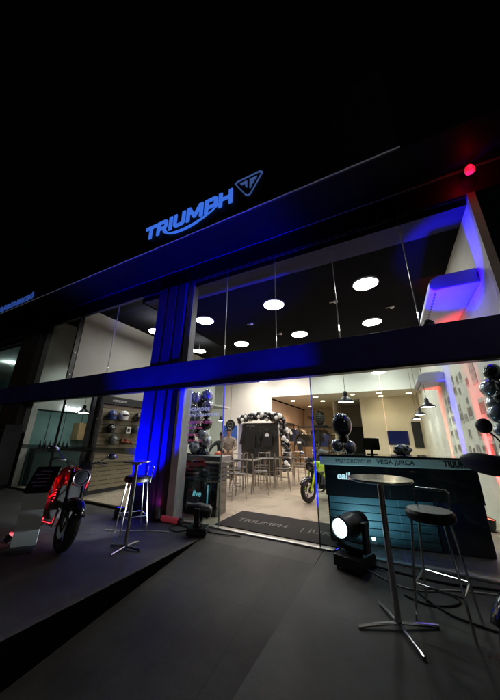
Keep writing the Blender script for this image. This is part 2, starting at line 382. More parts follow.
glyph.append(L([[(0,0),(0,1),(.74,1),(.92,.88),(.92,.40),(.76,.28),(.24,.28),(.24,.48),(.62,.48),(.68,.53),(.68,.75),(.62,.80),(.24,.80),(.24,0)]], x)); x += 1.02
hx = x
glyph.append(L([[(0,0),(0,1),(.24,1),(.24,.62),(.70,.62),(.70,1),(.94,1),(.94,0),(.70,0),(.70,.42),(.24,.42),(.24,0)]], x)); x += .94
sc = 2.46/x
for gl_ in glyph:
    b = MB()
    for poly in gl_: b.prism([(px*sc, pz*hh) for px, pz in poly], (0,0,0), (1,0,0), (0,0,1), .03)
    b.build('letter', BLU, sign)
# swoosh from the R to the H
top = []; bot = []
P0, P1, P2, P3 = (1.72,.04), (2.5,-.62), (4.7,-.62), (hx+.24,.46)
for i in range(25):
    t = i/24; X, z = [(1-t)**3*a + 3*(1-t)**2*t*b_ + 3*(1-t)*t*t*c_ + t**3*d_ for a, b_, c_, d_ in zip(P0, P1, P2, P3)]
    th = .03 + .15*math.sin(math.pi*t)**.8
    top.append((X*sc, (z+th*.5)*hh)); bot.append((X*sc, (z-th*.5)*hh))
b = MB()
for i in range(24):
    b.prism([bot[i], bot[i+1], top[i+1], top[i]], (0,.001,0), (1,0,0), (0,0,1), .02)
b.build('swoosh', BLU, sign)
# shield emblem: rounded triangle outline
BLU2 = mat('blue_emblem', (.1,.15,.3), .4, emit=(.07,.14,.42), estr=.5)
tri = [(0,.48),(.06,.52),(.58,.52),(.64,.46),(.38,.03),(.32,0),(.26,.04)]
b = MB(); n = len(tri); cxx, czz = .32, .30
inn = [(cxx+(px-cxx)*.90, czz+(pz-czz)*.90) for px, pz in tri]
for i in range(n): b.prism([tri[i], tri[(i+1) % n], inn[(i+1) % n], inn[i]], (2.50,0,-.02), (1,0,0), (0,0,1), .02)
b.build('emblem_outline', BLU2, sign)
b = MB()
for q in ([(.13,.42),(.29,.42),(.29,.24),(.255,.27),(.255,.365),(.16,.365)], [(.35,.42),(.51,.42),(.48,.365),(.385,.365),(.385,.33),(.45,.33),(.42,.285),(.385,.285),(.385,.21),(.35,.18)]):
    b.prism(q, (2.50,0,-.02), (1,0,0), (0,0,1), .02)
b.build('emblem_mark', BLU2, sign)
s2 = text('dealer_sign', 'VEGA JURCA MACEIÓ', .29, mat('blue_letter_dim', (.1,.15,.4), .4, emit=(.04,.12,.55), estr=.38), (-13.9,3.385,5.68), FACE, None, .015, shear=.15, bold=.004)
s2.location = (-12.55,3.385,5.66)
tag(s2, 'small slanted blue dealer name lettering at the far left of the dark fascia', 'sign')

# red lamp on the facade edge
RLS = .55
rl = thing('wall_lamp', 'small red glowing lamp on the dark facade above the top right corner of the glass', 'lamp', (1.63,4.12,5.42)); rl.scale = (.6,.6,.6)
b = MB(); b.lathe((0,0,0), (0,0,1), [(.0,-.12),(.06,-.118),(.10,-.08),(.105,.0),(.085,.07),(.0,.075)]); b.build('lens', glow('red_lens', (1,.004,.02), 1.3), rl)
b = MB(); b.ell((-.01,-.02,.09), (.075,.075,.05)); b.box((-.04,-.02,.10), (.04,.24,.14)); b.build('housing', BLKP, rl)
lamp('POINT', rl, (0,-.2,.05), 2.4, (1,.004,.015), rad=.05)

# ================================================================== CEILING LIGHTS
disc = thing('ceiling_disc_light', 'large round ceiling light nearest the right wall in the front row', 'ceiling light', (-.06,6.05,4.998))
b = MB(); b.lathe((0,0,0), (0,0,1), [(.29,.0),(.295,-.01),(.29,-.02),(.272,-.022),(.268,-.016)], 40); b.build('rim', mat('white_rim', (.7,.7,.7), .4), disc)
b = MB(); b.lathe((0,0,-.018), (0,0,1), [(.0,0),(.270,.0)], 40); b.build('diffuser', glow('disc_emit', (1,.94,.85), 62), disc)
rows = {6.05: 'front row', 8.45: 'second row'}; cols = {-.06: 'nearest the right wall', -2.42: 'second from the right wall', -4.78: 'third from the right wall', -6.86: 'nearest the left partition'}
for yy, rn in rows.items():
    for xx, cn in cols.items():
        lab = 'large round ceiling light %s in the %s' % (cn, rn)
        if (xx, yy) == (-.06, 6.05): disc['label'] = lab; disc['group'] = 'round ceiling lights'; continue
        dd = dup(disc, (xx,yy,4.998), 0, lab, 'round ceiling lights')
        if xx < -6:
            b = MB(); b.tube([(0,0,0),(0,0,.502)], .012, 6); b.build('rod', BLKM, dd)
for q, sd in (((-5.92,12.95,4.47), 'left'), ((-.14,13.0,4.40), 'right')):
    fd = dup(disc, q, 0, 'round ceiling light far back, just under the %s part of the beam' % sd, 'round ceiling lights')
    b = MB(); b.tube([(0,0,0),(0,0,5.0-q[2])], .012, 6); b.build('rod', BLKM, fd)
for yy in (10.85, 13.25):                     # the two rows of ceiling lights that the beam hides
    for xx in (-.06,-2.42,-4.78,-6.86):
        al = bpy.data.lights.new('ceiling_row', 'AREA'); al.shape = 'DISK'; al.size = .54; al.energy = 54; al.color = (1,.94,.86)
        ao = bpy.data.objects.new('ceiling_row', al); C.objects.link(ao); ao.location = (xx,yy,4.99)

for q, lb in (((-3.55,6.9,4.999), 'small pale ceiling fitting between the second and third round lights'), ((-3.0,8.1,4.999), 'small pale ceiling fitting behind the gap of the front row lights'),
              ((-.85,6.6,4.999), 'small pale ceiling fitting left of the light nearest the right wall'), ((.5,7.6,4.999), 'small pale ceiling fitting close to the right wall')):
    cf_ = thing('ceiling_detector', lb, 'detector', q)
    b = MB(); b.lathe((0,0,0), (0,0,-1), [(.06,0),(.06,.03),(.04,.05),(0,.052)], 20); b.build('cap', mat('white_rim', (.7,.7,.7), .4), cf_)
    b = MB(); b.box((-.16,-.012,-.02), (-.06,.012,0)); b.build('conduit', ALU, cf_)

pl = thing('pendant_lamp', 'black bell pendant lamp hanging alone above the bar balloons', 'pendant lamp', (-.89,6.9,2.33), 0, 'black pendant lamps')
b = MB(); b.lathe((0,0,0), (0,0,1), [(.20,0),(.19,.03),(.10,.10),(.055,.14),(.05,.24),(.03,.27),(0,.27)]); b.build('lamp_shade', BLKP, pl, solid=.004)
b = MB(); b.lathe((0,0,.012), (0,0,1), [(0,0),(.18,0)]); b.build('bulb', glow('pendant_emit', (1,.94,.84), 22), pl)
b = MB(); b.tube([(0,0,.27),(0,0,2.66)], .006, 6); b.build('cord', BLKM, pl)
for (px, py, pz), lb in [((1.06,9.3,2.38), 'nearest and largest black pendant lamp of the descending three by the right wall'), ((1.08,12.0,2.38), 'middle black pendant lamp of the three by the right wall'),
                     ((1.12,14.2,2.36), 'farthest black pendant lamp of the three by the right wall'), ((-8.6,13.0,2.38), 'small black pendant lamp far back beside the round black sign'),
                     ((-9.28,5.53,2.20), 'black pendant lamp in front of the teal wall behind the left window')]:
    dup(pl, (px,py,pz), 0, lb, 'black pendant lamps')
dl = thing('downlight', 'small recessed downlight in the low ceiling above the oval ornament, front of its pair', 'downlight', (-3.64,15.42,3.797), 0, 'recessed downlights')
b = MB(); b.lathe((0,0,0), (0,0,1), [(0,-.004),(.10,-.004),(.125,-.002),(.13,.0)]); b.build('diffuser', glow('down_emit', (1,.80,.52), 26), dl)
for q, lb in [((-3.65,17.3,3.797), 'small recessed downlight in the low ceiling above the oval ornament, rear of its pair'), ((-1.6,15.3,3.797), 'recessed downlight in the low ceiling above the doorway'),
          ((-.28,15.3,3.797), 'recessed downlight in front of the television, nearer one'), ((-.24,16.5,3.797), 'recessed downlight in front of the television, farther one'),
          ((1.1,16.0,3.797), 'recessed downlight in the corner by the photo wall'), ((-5.4,16.5,3.797), 'recessed downlight above the clothes rails, nearer one'), ((-5.2,20.0,3.797), 'recessed downlight above the clothes rails, farther one')]:
    dup(dl, q, 0, lb, 'recessed downlights')
lamp('SPOT', None, (-4.9,17.5,3.75), 420, (1,.66,.36), (-4.9,18,0), 150, .8, .3).name = 'rear_downlight_glow'
lamp('SPOT', None, (-.3,15.6,3.75), 150, (1,.74,.44), (-.3,16.3,0), 150, .8, .3).name = 'rear_downlight_glow'

# ================================================================== PAR LIGHTS / WASH LIGHTS
def par(name, label, loc, target, col, energy, size=40, lens=3.0, scale=1.0, blend=.7, off=.12, cat='stage light', rad=.05):
    t = thing(name, label, cat, loc)
    d = (Vector(target)-Vector(loc)).normalized(); c = Vector((0,0,.13*scale)); r = .075*scale
    b = MB(); b.lathe(c, d, [(0,-.14*scale),(r*.7,-.13*scale),(r,-.06*scale),(r,.05*scale),(r*1.08,.06*scale)]); b.build('housing', BLKP, t)
    b = MB(); b.lathe(c, d, [(0,.045*scale),(r*.95,.045*scale)]); b.build('lens', glow('lens_%s' % label[:12], col, lens), t)
    side = d.cross(Vector((0,0,1)));
    side = side.normalized() if side.length > .01 else Vector((1,0,0))
    b = MB()
    b.tube([c+side*r*1.15, Vector((0,0,.02))+side*r*1.15, Vector((0,0,.012))-side*r*1.15, c-side*r*1.15], .007*scale, 6)
    b.box((-.08*scale,-.06*scale,0), (.08*scale,.06*scale,.012)); b.build('bracket', BLKP, t)
    lamp('SPOT', t, c+d*off, energy, col, c+d*5, size, blend, rad)
    return t
BLUE = (.012,.0,1.0); REDC = (1,.02,.03)
par('par_light', 'small stage light at the foot of the blue lit pillar', (-4.78,3.90,0), (-4.52,4.25,2.9), (.0,.004,1.0), 1900, 84, 2)
par('par_light', 'small blue stage light half hidden behind the right moving head light', (-.80,4.06,0), (-2.3,4.22,2.7), (.0,.004,1.0), 3000, 60, 3, .7, blend=.6)
par('par_light', 'low stage light throwing red at the base of the blue pillar', (-4.02,4.12,0), (-4.25,4.30,.3), (1,.06,.16), 2.2, 110, 1.0)
par('par_light', 'red stage light at the foot of the far left dark pillar', (-11.2,3.85,0), (-11.3,4.30,2.2), REDC, 260, 80, 3)
par('par_light', 'small red stage light on the ground behind the information stand', (-5.08,2.36,0), (-4.5,2.62,.75), (1,.03,.05), 150, 80, .5, .6)
par('wash_light', 'blue wash light on the floor against the photo wall', (1.33,8.62,FLOORZ), (1.60,8.62,1.8), BLUE, 3800, 24, 14)
par('wash_light', 'red wash light farther along the photo wall', (1.36,10.3,FLOORZ), (1.58,10.3,2.6), (1,.06,.03), 2600, 22, 14)
par('wash_light', 'red wash light nearer the glass along the photo wall', (1.30,6.5,FLOORZ), (1.62,6.5,2.0), (1,.03,.05), 1800, 30, 14)
par('wash_light', 'blue wash light standing on the beam behind the upper glass', (.75,4.66,3.05), (1.5,5.22,4.40), BLUE, 620, 78, 6, blend=.5)
par('par_light', 'cyan stage light on the floor in front of the bar planks', (-.42,4.10,0), (-.35,4.85,.85), (.62,.90,1.0), 42, 130, .2, .6, rad=.02)

# moving head stage lights
def moving_head(label, loc, rz, tilt, energy, col, tgt):
    t = thing('moving_head_light', label, 'stage light', loc, rz, 'moving head stage lights on the pavement')
    b = MB(); b.box((-.17,-.14,.03), (.17,.14,.13)); b.cyl((0,0,.13), (0,0,.16), .09)
    for sx in (-1,1):
        for sy in (-1,1): b.cyl((sx*.14,sy*.11,0), (sx*.14,sy*.11,.03), .018, n=8)
    bs = b.build('base', BLKP, t, bevel=.012)
    b = MB(); b.box((-.06,-.1445,.05), (.06,-.14,.11)); b.build('display', mat('lcd', (.03,.05,.08), .2, emit=(.3,.5,.9), estr=.25), bs)
    b = MB()
    for k in (-.115,-.095,.09,.11): b.cyl((k,-.1445,.08), (k,-.14,.08), .008, n=8)
    b.build('connector', ALU, bs)
    yk = MB()
    for sy in (-1,1): yk.box((-.05,sy*.15-.022,.17), (.05,sy*.15+.022,.44))
    yk.box((-.06,-.17,.16), (.06,.17,.20)); yk.build('yoke', BLKP, t, bevel=.014)
    b = MB(); b.box((-.03,-.1745,.30), (-.012,-.172,.40)); b.build('arm_badge', WPRINT, t)
    c = Vector((0,0,.385)); d = Vector((math.cos(tilt), 0, math.sin(tilt)))
    b = MB(); b.lathe(c, d, [(0,-.23),(.075,-.225),(.10,-.19),(.108,-.09),(.115,-.02),(.118,.02),(.092,.10),(.088,.20),(.096,.205),(.100,.235),(.087,.238),(.085,.215)], 28); hd = b.build('head', BLKP, t)
    b = MB()
    for k in range(6): b.torus(c-d*(.08+k*.02), d, .108, .005, 28, 6)
    b.build('cooling_rib', BLKM, hd)
    b = MB(); b.lathe(c+d*.222, d, [(0,.012),(.05,.008),(.084,0)], 28); b.build('lens', glow('head_lens', (.62,.88,1.0), 5), hd)
    lw = lamp('SPOT', None, (0,0,0), energy, col, None, 60, .7, .05)
    lw.parent = hd; lw.location = c+d*.26
    dl_ = d; lw.rotation_euler = dl_.to_track_quat('-Z', 'Y').to_euler()
    return t
moving_head('black moving head stage light with bright lens beside the bar', (-.60,3.95,0), math.atan2(-.93,-.36), R(2), 30, (.85,.95,1.0), None).scale = (1.16,)*3
moving_head('black moving head stage light beside the doormat, tilted up to the left', (-2.93,3.92,0), R(205), R(7), 300, (.85,.95,1.0), None).scale = (.9,)*3

# ================================================================== MAT
mt = thing('doormat', 'black doormat with the shop name inside the open entrance', 'doormat', (-1.9,4.98,FLOORZ))
b = MB(); b.box((-1.08,-.52,0), (1.05,.52,.014)); b.build('mat_pile', mat('mat_fibre', (.020,.018,.017), .95, noise=.4, nscale=60, bump=.8, bscale=260), mt, bevel=.005)
text('lettering', 'TRIUMPH', .235, mat('mat_print', (.17,.165,.155), .9, noise=.2, nscale=60), (-.86,-.13,.0145), (0,0,0), mt, .001, bold=.003, sx=.98)
text('lettering', '| JURCA', .235, MATS['mat_print'], (.34,-.13,.0145), (0,0,0), mt, .001, sx=1.0)

# ================================================================== HIGH TABLES, STOOLS
def high_table(label, loc, rz, rt=.285, lg=.33):
    t = thing('bar_table', label, 'bar table', loc, rz, 'steel bar tables outside')
    b = MB(); b.lathe((0,0,1.085), (0,0,1), [(0,0),(rt-.023,.0),(rt-.005,.006),(rt,.014),(rt-.005,.025),(0,.025)], 48); b.build('tabletop', MARB, t)
    b = MB(); b.cyl((0,0,1.06), (0,0,1.085), .07); b.cyl((0,0,.03), (0,0,1.07), .026); b.build('post', STEEL, t)
    for k in range(4):
        a = k*math.pi/2; u = Vector((math.cos(a), math.sin(a), 0))
        b = MB(); b.tube([u*.02+Vector((0,0,.035)), u*lg*.73+Vector((0,0,.022)), u*lg+Vector((0,0,.014))], .014, 8); b.build('leg', STEEL, t)
    return t
high_table('chrome bar table with pale round top standing in front of the bar', (-.16,3.0,0), R(-62))
tb2 = high_table('chrome bar table with thin round top beside the red motorcycle', (-3.44,3.0,0), R(-82), .20, .25)
def stool(label, loc, rz):
    t = thing('bar_stool', label, 'bar stool', loc, rz, 'black bar stools outside')
    b = MB(); b.lathe((0,0,.745), (0,0,1), [(0,0),(.19,.0),(.205,.02),(.205,.06),(.185,.085),(0,.095)], 32); b.build('seat', LEATH, t)
    for sx in (-1,1):
        for sy in (-1,1):
            b = MB(); b.tube([(sx*.13,sy*.13,.745), (sx*.20,sy*.20,.0)], .011, 8); b.build('leg', STEEL, t)
    b = MB(); h = .26; q = .13+.07*(1-h/.715)
    for a, c in (((-1,-1),(1,-1)), ((1,-1),(1,1)), ((1,1),(-1,1)), ((-1,1),(-1,-1))):
        b.tube([(a[0]*q,a[1]*q,h), (c[0]*q,c[1]*q,h)], .009, 8)
    b.build('footrest', STEEL, t)
    b = MB(); b.tube([(-.14,.17,.73), (-.15,.20,.96), (-.13,.205,.98), (.13,.205,.98), (.15,.20,.96), (.14,.17,.73)], .010, 8); b.build('backrest', STEEL, t)
    return t
stool('round black bar stool with low chrome back beside the pale bar table', (.22,3.32,0), R(-16))
stool('black bar stool with chrome legs in front of the blue lit pillar', (-3.90,3.46,0), R(-28))

# ================================================================== INFO STAND
st = thing('information_stand', 'black tilted information stand with grey front in front of the red motorcycle', 'information stand', (-4.72,2.38,0), R(48))
b = MB(); b.box((-.17,-.30,0), (.17,.10,.012)); b.build('base', BLKM, st, bevel=.003)
b = MB(); b.prism([(-.03,.012),(.0,.012),(.045,.70),(.015,.70)], (-.145,0,0), (0,1,0), (0,0,1), .29); b.build('post', mat('brushed_grey', (.38,.42,.44), .5, metal=0, noise=.1, nscale=8, stretch=(1,1,12)), st)
b = MB(); b.prism([(-.02,.68),(-.01,.665),(.36,.965),(.35,.98)], (-.16,0,0), (0,1,0), (0,0,1), .32); po = b.build('display_panel', BLKG, st)
# printed lines on the tilted panel
b = MB(); dv = Vector((0,.37,.30)).normalized(); nv = Vector((0,-.30,.37)).normalized()
for i in range(5):
    c = Vector((-.03 if i % 2 else 0, -.02, .68)) + dv*(.10+.07*i) + nv*.001
    b.obox(c, (.08+.02*(i % 2),0,0), dv*.006, nv*.001)
b.build('printed_line', mat('panel_print', (.16,.14,.24), .5), po)

# ================================================================== MOTORCYCLES
def wheel(par, name, c, rad, tw, rim_m):
    w_ = MB(); w_.torus(c, (0,1,0), rad-tw*1.55, .016, 36, 8); w_.torus(c, (0,1,0), .045, .03, 20, 8, 1.4)
    c = Vector(c)
    for k in range(5):
        a = k*2*math.pi/5
        for da in (-.12,.12):
            w_.tube([c+.05*Vector((math.cos(a+da*2),0,math.sin(a+da*2))), c+(rad-tw*1.5)*Vector((math.cos(a+da),0,math.sin(a+da)))], [.014,.010], 6)
    o = w_.build(name, rim_m, par)
    b = MB(); b.torus(c, (0,1,0), rad-tw*.95, tw*.95, 44, 12, 1.0); b.build('tyre', RUB, o)
    b = MB()
    for sy in (-1,1): b.lathe(c, (0,sy,0), [(.085,.062),(.15,.062),(.15,.066),(.085,.066)], 30)
    b.build('brake_disc', ALU, o)
    return o
def motorcycle(name, label, loc, heading, paint, frame_m, lean=0, adv=False, ring=None, group=None, fork_m=None, steer=0):
    t = thing(name, label, 'motorcycle', loc, heading, group)
    t.rotation_mode = 'XYZ'; t.rotation_euler = (lean, 0, heading)
    rd = .305 if not adv else .33; wb = -1.40 if not adv else -1.5
    zt = .98 if not adv else 1.22
    wheel(t, 'front_wheel', (0,0,rd), rd, .062, BLKG if not adv else ENG)
    wheel(t, 'rear_wheel', (wb,0,rd), rd, .078, BLKG if not adv else ENG)
    rk = -.44
    top = Vector((rk*(zt-rd),0,zt)); ax = Vector((0,0,rd)); dirn = (top-ax)
    for sy in (-1,1):
        o_ = Vector((0,sy*.095,0))
        b = MB(); b.tube([ax+o_, ax+o_+dirn*.45], .029, 10); b.tube([ax+o_+dirn*.42, top+o_], .022, 10); b.build('fork_leg', fork_m or BLKG, t)
    b = MB()
    arc = [R(d) for d in range(25, 160, 9)]; cs = [(-.075,-.03),(-.05,-.008),(0,0),(.05,-.008),(.075,-.03)]
    vs = [ax+Vector((math.cos(a), 0, math.sin(a)))*(rd+.028+dz_)+Vector((0,y_,0)) for a in arc for y_, dz_ in cs]
    b.add(vs, [(i*5+j, i*5+j+1, i*5+j+6, i*5+j+5) for i in range(len(arc)-1) for j in range(4)], True)
    b.build('front_fender', BLKG, t, solid=.006)
    hz = zt-.10; hx_ = rk*(hz-rd)+.12
    b = MB(); b.lathe((hx_,0,hz), (1,0,-.12), [(0,-.16),(.06,-.155),(.10,-.10),(.115,-.02),(.115,.02)], 28); hl = b.build('headlight', BLKG, t)
    b = MB(); b.torus((hx_+.02,0,hz-.002), (1,0,-.12), .108, .012, 32, 8); b.build('headlight_ring', ring or STEEL, hl)
    b = MB(); b.lathe((hx_+.012,0,hz), (1,0,-.12), [(0,.022),(.06,.018),(.102,.0)], 28); b.build('lens', mat('dark_lens', (.035,.035,.045), .06, coat=.8), hl)
    b = MB(); b.prism([(-.09,0),(.09,0),(.07,.11),(-.07,.11)], (hx_+.02,0,hz+.115), (0,1,0), (-.45,0,.9), .012); b.build('fly_screen', BLKG, t)
    hbz = zt+.05; hbx = rk*(zt-rd)-.02
    bw = .40 if not adv else .44
    b = MB(); b.tube([(hbx-.10,-bw,hbz+.05), (hbx-.05,-bw*.55,hbz+.06), (hbx,-.09,hbz), (hbx,.09,hbz), (hbx-.05,bw*.55,hbz+.06), (hbx-.10,bw,hbz+.05)], .012, 8); hb = b.build('handlebar', BLKM, t)
    for sy in (-1,1):
        b = MB(); b.tube([(hbx-.065,sy*bw*.68,hbz+.056), (hbx-.10,sy*(bw+.01),hbz+.05)], .019, 10); b.build('grip', RUB, hb)
        b = MB(); b.tube([(hbx-.02,sy*bw*.55,hbz+.055), (hbx+.005,sy*bw*.7,hbz+.05), (hbx-.02,sy*bw*.98,hbz+.045)], [.010,.007,.006], 6); b.build('lever', ALU, hb)
        mh_ = .17 if not adv else .30
        b = MB(); b.tube([(hbx-.05,sy*bw*.60,hbz+.06), (hbx-.02,sy*bw*.78,hbz+mh_*.7), (hbx-.03,sy*bw*(1.0),hbz+mh_)], .007, 6)
        mo_ = 1.10 if not adv else .98
        b.ell((hbx-.03,sy*bw*mo_,hbz+mh_+.01), (.022,.085 if not adv else .075,.05 if not adv else .065)); mi = b.build('mirror', BLKP if adv else mat('smoked_chrome', (.35,.38,.45), .18, metal=1), t)
        b = MB(); b.lathe((hbx-.048,sy*bw*mo_,hbz+mh_+.01), (-1,0,0), [(0,.006),(.04,.002)], 20); b.build('mirror_glass', mat('mirror_glass', (.6,.7,.9), .04, metal=1), mi)
        if adv:
            b = MB(); b.ell((hbx+.05,sy*bw*.98,hbz+.0), (.035,.235,.085), 22, 12, Matrix.Rotation(sy*.10, 3, 'X'))
            b.tube([(hbx-.10,sy*(bw+.0),hbz+.05), (hbx-.06,sy*(bw+.10),hbz+.06), (hbx+.04,sy*(bw+.16),hbz+.02)], .016, 8); b.build('hand_guard', BLKP, t)
    # tank: sweep of rounded sections
    def sweep(name_, secs, m_, n=18, pw=.75):
        b = MB(); vs = []; fs = []
        for x_, z_, wy, hz_ in secs:
            for k in range(n):
                a = 2*math.pi*k/n; ca, sa = math.cos(a), math.sin(a)
                vs.append((x_, wy*math.copysign(abs(ca)**pw, ca), z_ + hz_*math.copysign(abs(sa)**pw, sa)))
        for i in range(len(secs)-1):
            for k in range(n):
                p_ = i*n+k; q_ = i*n+(k+1) % n; fs.append((p_, q_, q_+n, p_+n))
        fs += [tuple(range(n))[::-1], tuple(range((len(secs)-1)*n, len(secs)*n))]
        b.add(vs, fs, True); return b.build(name_, m_, t)
    dz = .10 if adv else 0
    sweep('tank', [(-.34,.90+dz,.06,.03), (-.38,.90+dz,.13,.09), (-.50,.90+dz,.165,.12), (-.64,.88+dz,.155,.115), (-.78,.84+dz,.11,.08), (-.84,.82+dz,.08,.04)], paint)
    sweep('seat', [(-.80,.81+dz,.08,.03), (-.86,.80+dz,.11,.045), (-1.02,.80+dz,.13,.05), (-1.16,.84+dz,.12,.05), (-1.36,.87+dz,.10,.045), (-1.42,.87+dz,.06,.02)], LEATH)
    sweep('tail', [(-1.0,.74+dz,.09,.03), (-1.2,.78+dz,.10,.045), (-1.42,.84+dz,.08,.04), (-1.58,.87+dz,.04,.02)], paint)
    b = MB()
    for sy in (-1,1):
        y1, y2 = sy*.07, sy*.15
        P_ = {'a': (-.32,y1,.90), 'b': (-.36,y1,.74), 'c': (-.80,y2,.78), 'd': (-.84,y2,.46), 'e': (-.52,y2,.62), 'f': (-.62,y2,.84), 'g': (-1.35,sy*.10,.80)}
        for u, v in ('ac','be','ed','cd','ae','ef','fb','ec','cg','dg'): b.tube([P_[u], P_[v]], .0165, 8)
    b.build('frame', frame_m, t)
    b = MB(); b.obox((-.70,0,.40), (.20,0,.02), (0,.17,0), (-.01,0,.13)); b.obox((-.52,0,.56), (.09,0,.03), (0,.15,0), (-.04,0,.15))
    for sy in (-1,1): b.cyl((-.80,sy*.16,.42), (-.80,sy*.21,.42), .10); b.cyl((-.60,sy*.16,.36), (-.60,sy*.20,.36), .08)
    for k in range(6): b.obox((-.50-.008*k,0,.48+.035*k), (.10,0,.03), (0,.158,0), (0,0,.005))
    b.build('engine', ENG, t, bevel=.012)
    b = MB(); b.obox((-.34,0,.60), (.02,0,.01), (0,.15,0), (-.03,0,.14)); b.build('radiator', BLKM, t, bevel=.006)
    b = MB()
    for k in (-.08,0,.08): b.tube([(-.42,k,.56), (-.32,k,.42), (-.40,k*.8,.22), (-.62,k*.4,.20)], .019, 8)
    b.tube([(-.6,0,.20), (-.85,-.10,.20), (-1.05,-.15,.27)], .03, 10); b.tube([(-1.0,-.15,.25), (-1.08,-.16,.28), (-1.38,-.18,.42), (-1.42,-.182,.44)], [.035,.055,.055,.035], 14)
    b.build('exhaust', STEEL, t)
    b = MB()
    for sy in (-1,1): b.tube([(-.85,sy*.11,.42), (wb,sy*.12,rd)], .028, 8)
    b.tube([(-.95,0,.45), (-.98,0,.74)], .035, 10); b.build('swingarm', BLKM, t)
    b = MB()
    for sy in (-1,1): b.tube([(-.85,sy*.15,.34), (-.86,sy*.30,.33)], .012, 6)
    b.build('footpeg', ALU, t)
    b = MB(); b.tube([(-.74,.13,.28), (-.62,.34,.02-lean*.25)], .011, 8); b.ell((-.61,.35,.015-lean*.25), (.03,.02,.008)); b.build('kickstand', ALU, t)
    if not adv:
        for sy in (-1,1):
            b = MB(); b.prism([(-.27,.72),(-.25,.82),(-.34,.92),(-.58,.90),(-.52,.78)], (0,sy*.165-.011,0), (1,0,0), (0,0,1), -.022); b.build('tank_shroud', paint, t, bevel=.008)
            b = MB(); b.tube([(hbx-.03,sy*.20,hbz+.03), (hbx+.10,sy*.13,hbz-.08), (hbx+.08,sy*.10,.70), (-.05,sy*.075,.40)], .006, 6); b.build('hose', RUB, t)
    if adv:
        sweep('beak', [(.18,.80,.02,.012), (.05,.84,.07,.03), (-.10,.88,.10,.06), (-.25,.93,.12,.08)], paint)
        b = MB(); b.add([(-.12,-.13,1.10),(-.12,.13,1.10),(-.26,.15,1.32),(-.26,-.15,1.32),(-.32,.11,1.44),(-.32,-.11,1.44)], [(0,1,2,3),(3,2,4,5)], True); b.build('windscreen', glass('smoke_screen', (.25,.26,.28)), t, solid=.004)
        for sy in (-1,1): sweep('side_fairing', [(-.14,.80,.02,.05), (-.30,.78,.21,.13), (-.46,.74,.20,.12), (-.60,.70,.15,.05)], paint) if sy == 1 else None
    return t
motorcycle('parked_motorcycle', 'red naked motorcycle with round headlight parked behind the information stand', (-4.10,2.50,0), R(-14), REDP, REDP, lean=R(-9),
           ring=mat('ring_dark', (.16,.13,.16), .3, metal=.7))
motorcycle('parked_motorcycle', 'black adventure motorcycle with hand guards cut off at the right edge', (.64,2.46,0), math.atan2(-.6,-.8), BLKG, BLKM, adv=True)
motorcycle('parked_motorcycle', 'lime green motorcycle parked inside behind the left end of the bar', (-1.97,6.95,FLOORZ), R(248), LIME, LIME, ring=BLKM, fork_m=LIME).scale = (.9,.9,.9)
motorcycle('parked_motorcycle', 'dark grey motorcycle standing far back below the oval ornament', (-3.55,13.2,FLOORZ), R(200), GREYP, BLKM)

# ================================================================== BLACK CABINET + CABLES
cb = thing('equipment_cabinet', 'tall black cabinet standing against the far left pillar', 'cabinet', (-10.6,3.95,0))
b = MB(); b.box((-1.1,-.22,.12), (.75,.22,1.76)); b.build('body', BLKM, cb, bevel=.01)
b = MB(); b.box((-1.08,-.224,1.58), (.74,-.221,1.60)); b.box((-.02,-.224,.14), (.0,-.221,1.57)); b.build('door_seam', mat('seam_grey', (.12,.12,.12), .5), cb)
b = MB(); b.box((-1.05,-.19,0), (.70,.19,.12)); b.build('plinth', FRAMEB, cb)
def cable(label, pts, r, m_):
    cu = []
    P_ = [Vector(q) for q in pts]
    for i in range(len(P_)-1):
        p0, p1, p2, p3 = P_[max(i-1,0)], P_[i], P_[i+1], P_[min(i+2,len(P_)-1)]
        for k in range(8):
            u = k/8; cu.append(.5*((2*p1)+(p2-p0)*u+(2*p0-5*p1+4*p2-p3)*u*u+(3*p1-p0-3*p2+p3)*u**3))
    cu.append(P_[-1]); b = MB(); b.tube(cu, r, 8)
    return tag(b.build('power_cable', m_, None), label, 'cable')
WCAB = mat('pale_cable', (.55,.55,.52), .5)
cable('pale cable curving over the pavement from the right moving head light', [(-.52,3.9,.05),(-.38,3.88,.008),(-.12,3.72,.008),(.10,3.75,.008),(.35,3.9,.008),(.9,4.05,.008),(1.5,4.1,.008)], .007, WCAB)
cable('thick black cable lying along the glass front by the bar', [(-.55,4.02,.05),(-.2,4.05,.012),(.3,4.02,.012),(.8,4.12,.012),(1.6,4.08,.012)], .012, RUB)
cable('black cable looped under the bar stool', [(-.10,3.55,.010),(.1,3.48,.010),(.30,3.58,.010),(.36,3.72,.010),(.2,3.80,.010),(.02,3.7,.010),(.25,3.4,.010),(.6,3.3,.010)], .008, RUB)
cable('black cable coiled beside the left moving head light', [(-3.05,3.95,.05),(-3.3,3.85,.010),(-3.55,3.95,.010),(-3.5,4.1,.010),(-3.2,4.12,.010),(-2.7,4.1,.010),(-2.3,4.18,.010)], .009, RUB)
cable('thin cable on the pavement by the red motorcycle', [(-4.35,3.35,.008),(-4.0,3.5,.008),(-3.7,3.68,.008),(-3.4,3.78,.008)], .007, WCAB)
rt = thing('tube_light', 'pinkish red tube lying on the ground behind the left moving head light', 'tube light', (-3.72,4.16,0))
b = MB(); b.cyl((-.22,0,.055), (.22,0,.055), .045); b.build('tube', mat('red_tube', (.55,.10,.12), .35, emit=(.7,.06,.09), estr=.10), rt)
b = MB()
for sx in (-1,1): b.cyl((sx*.20,0,.055), (sx*.25,0,.055), .052); b.box((sx*.21-.02,-.05,0), (sx*.21+.02,.05,.03))
b.build('end_cap', BLKP, rt)

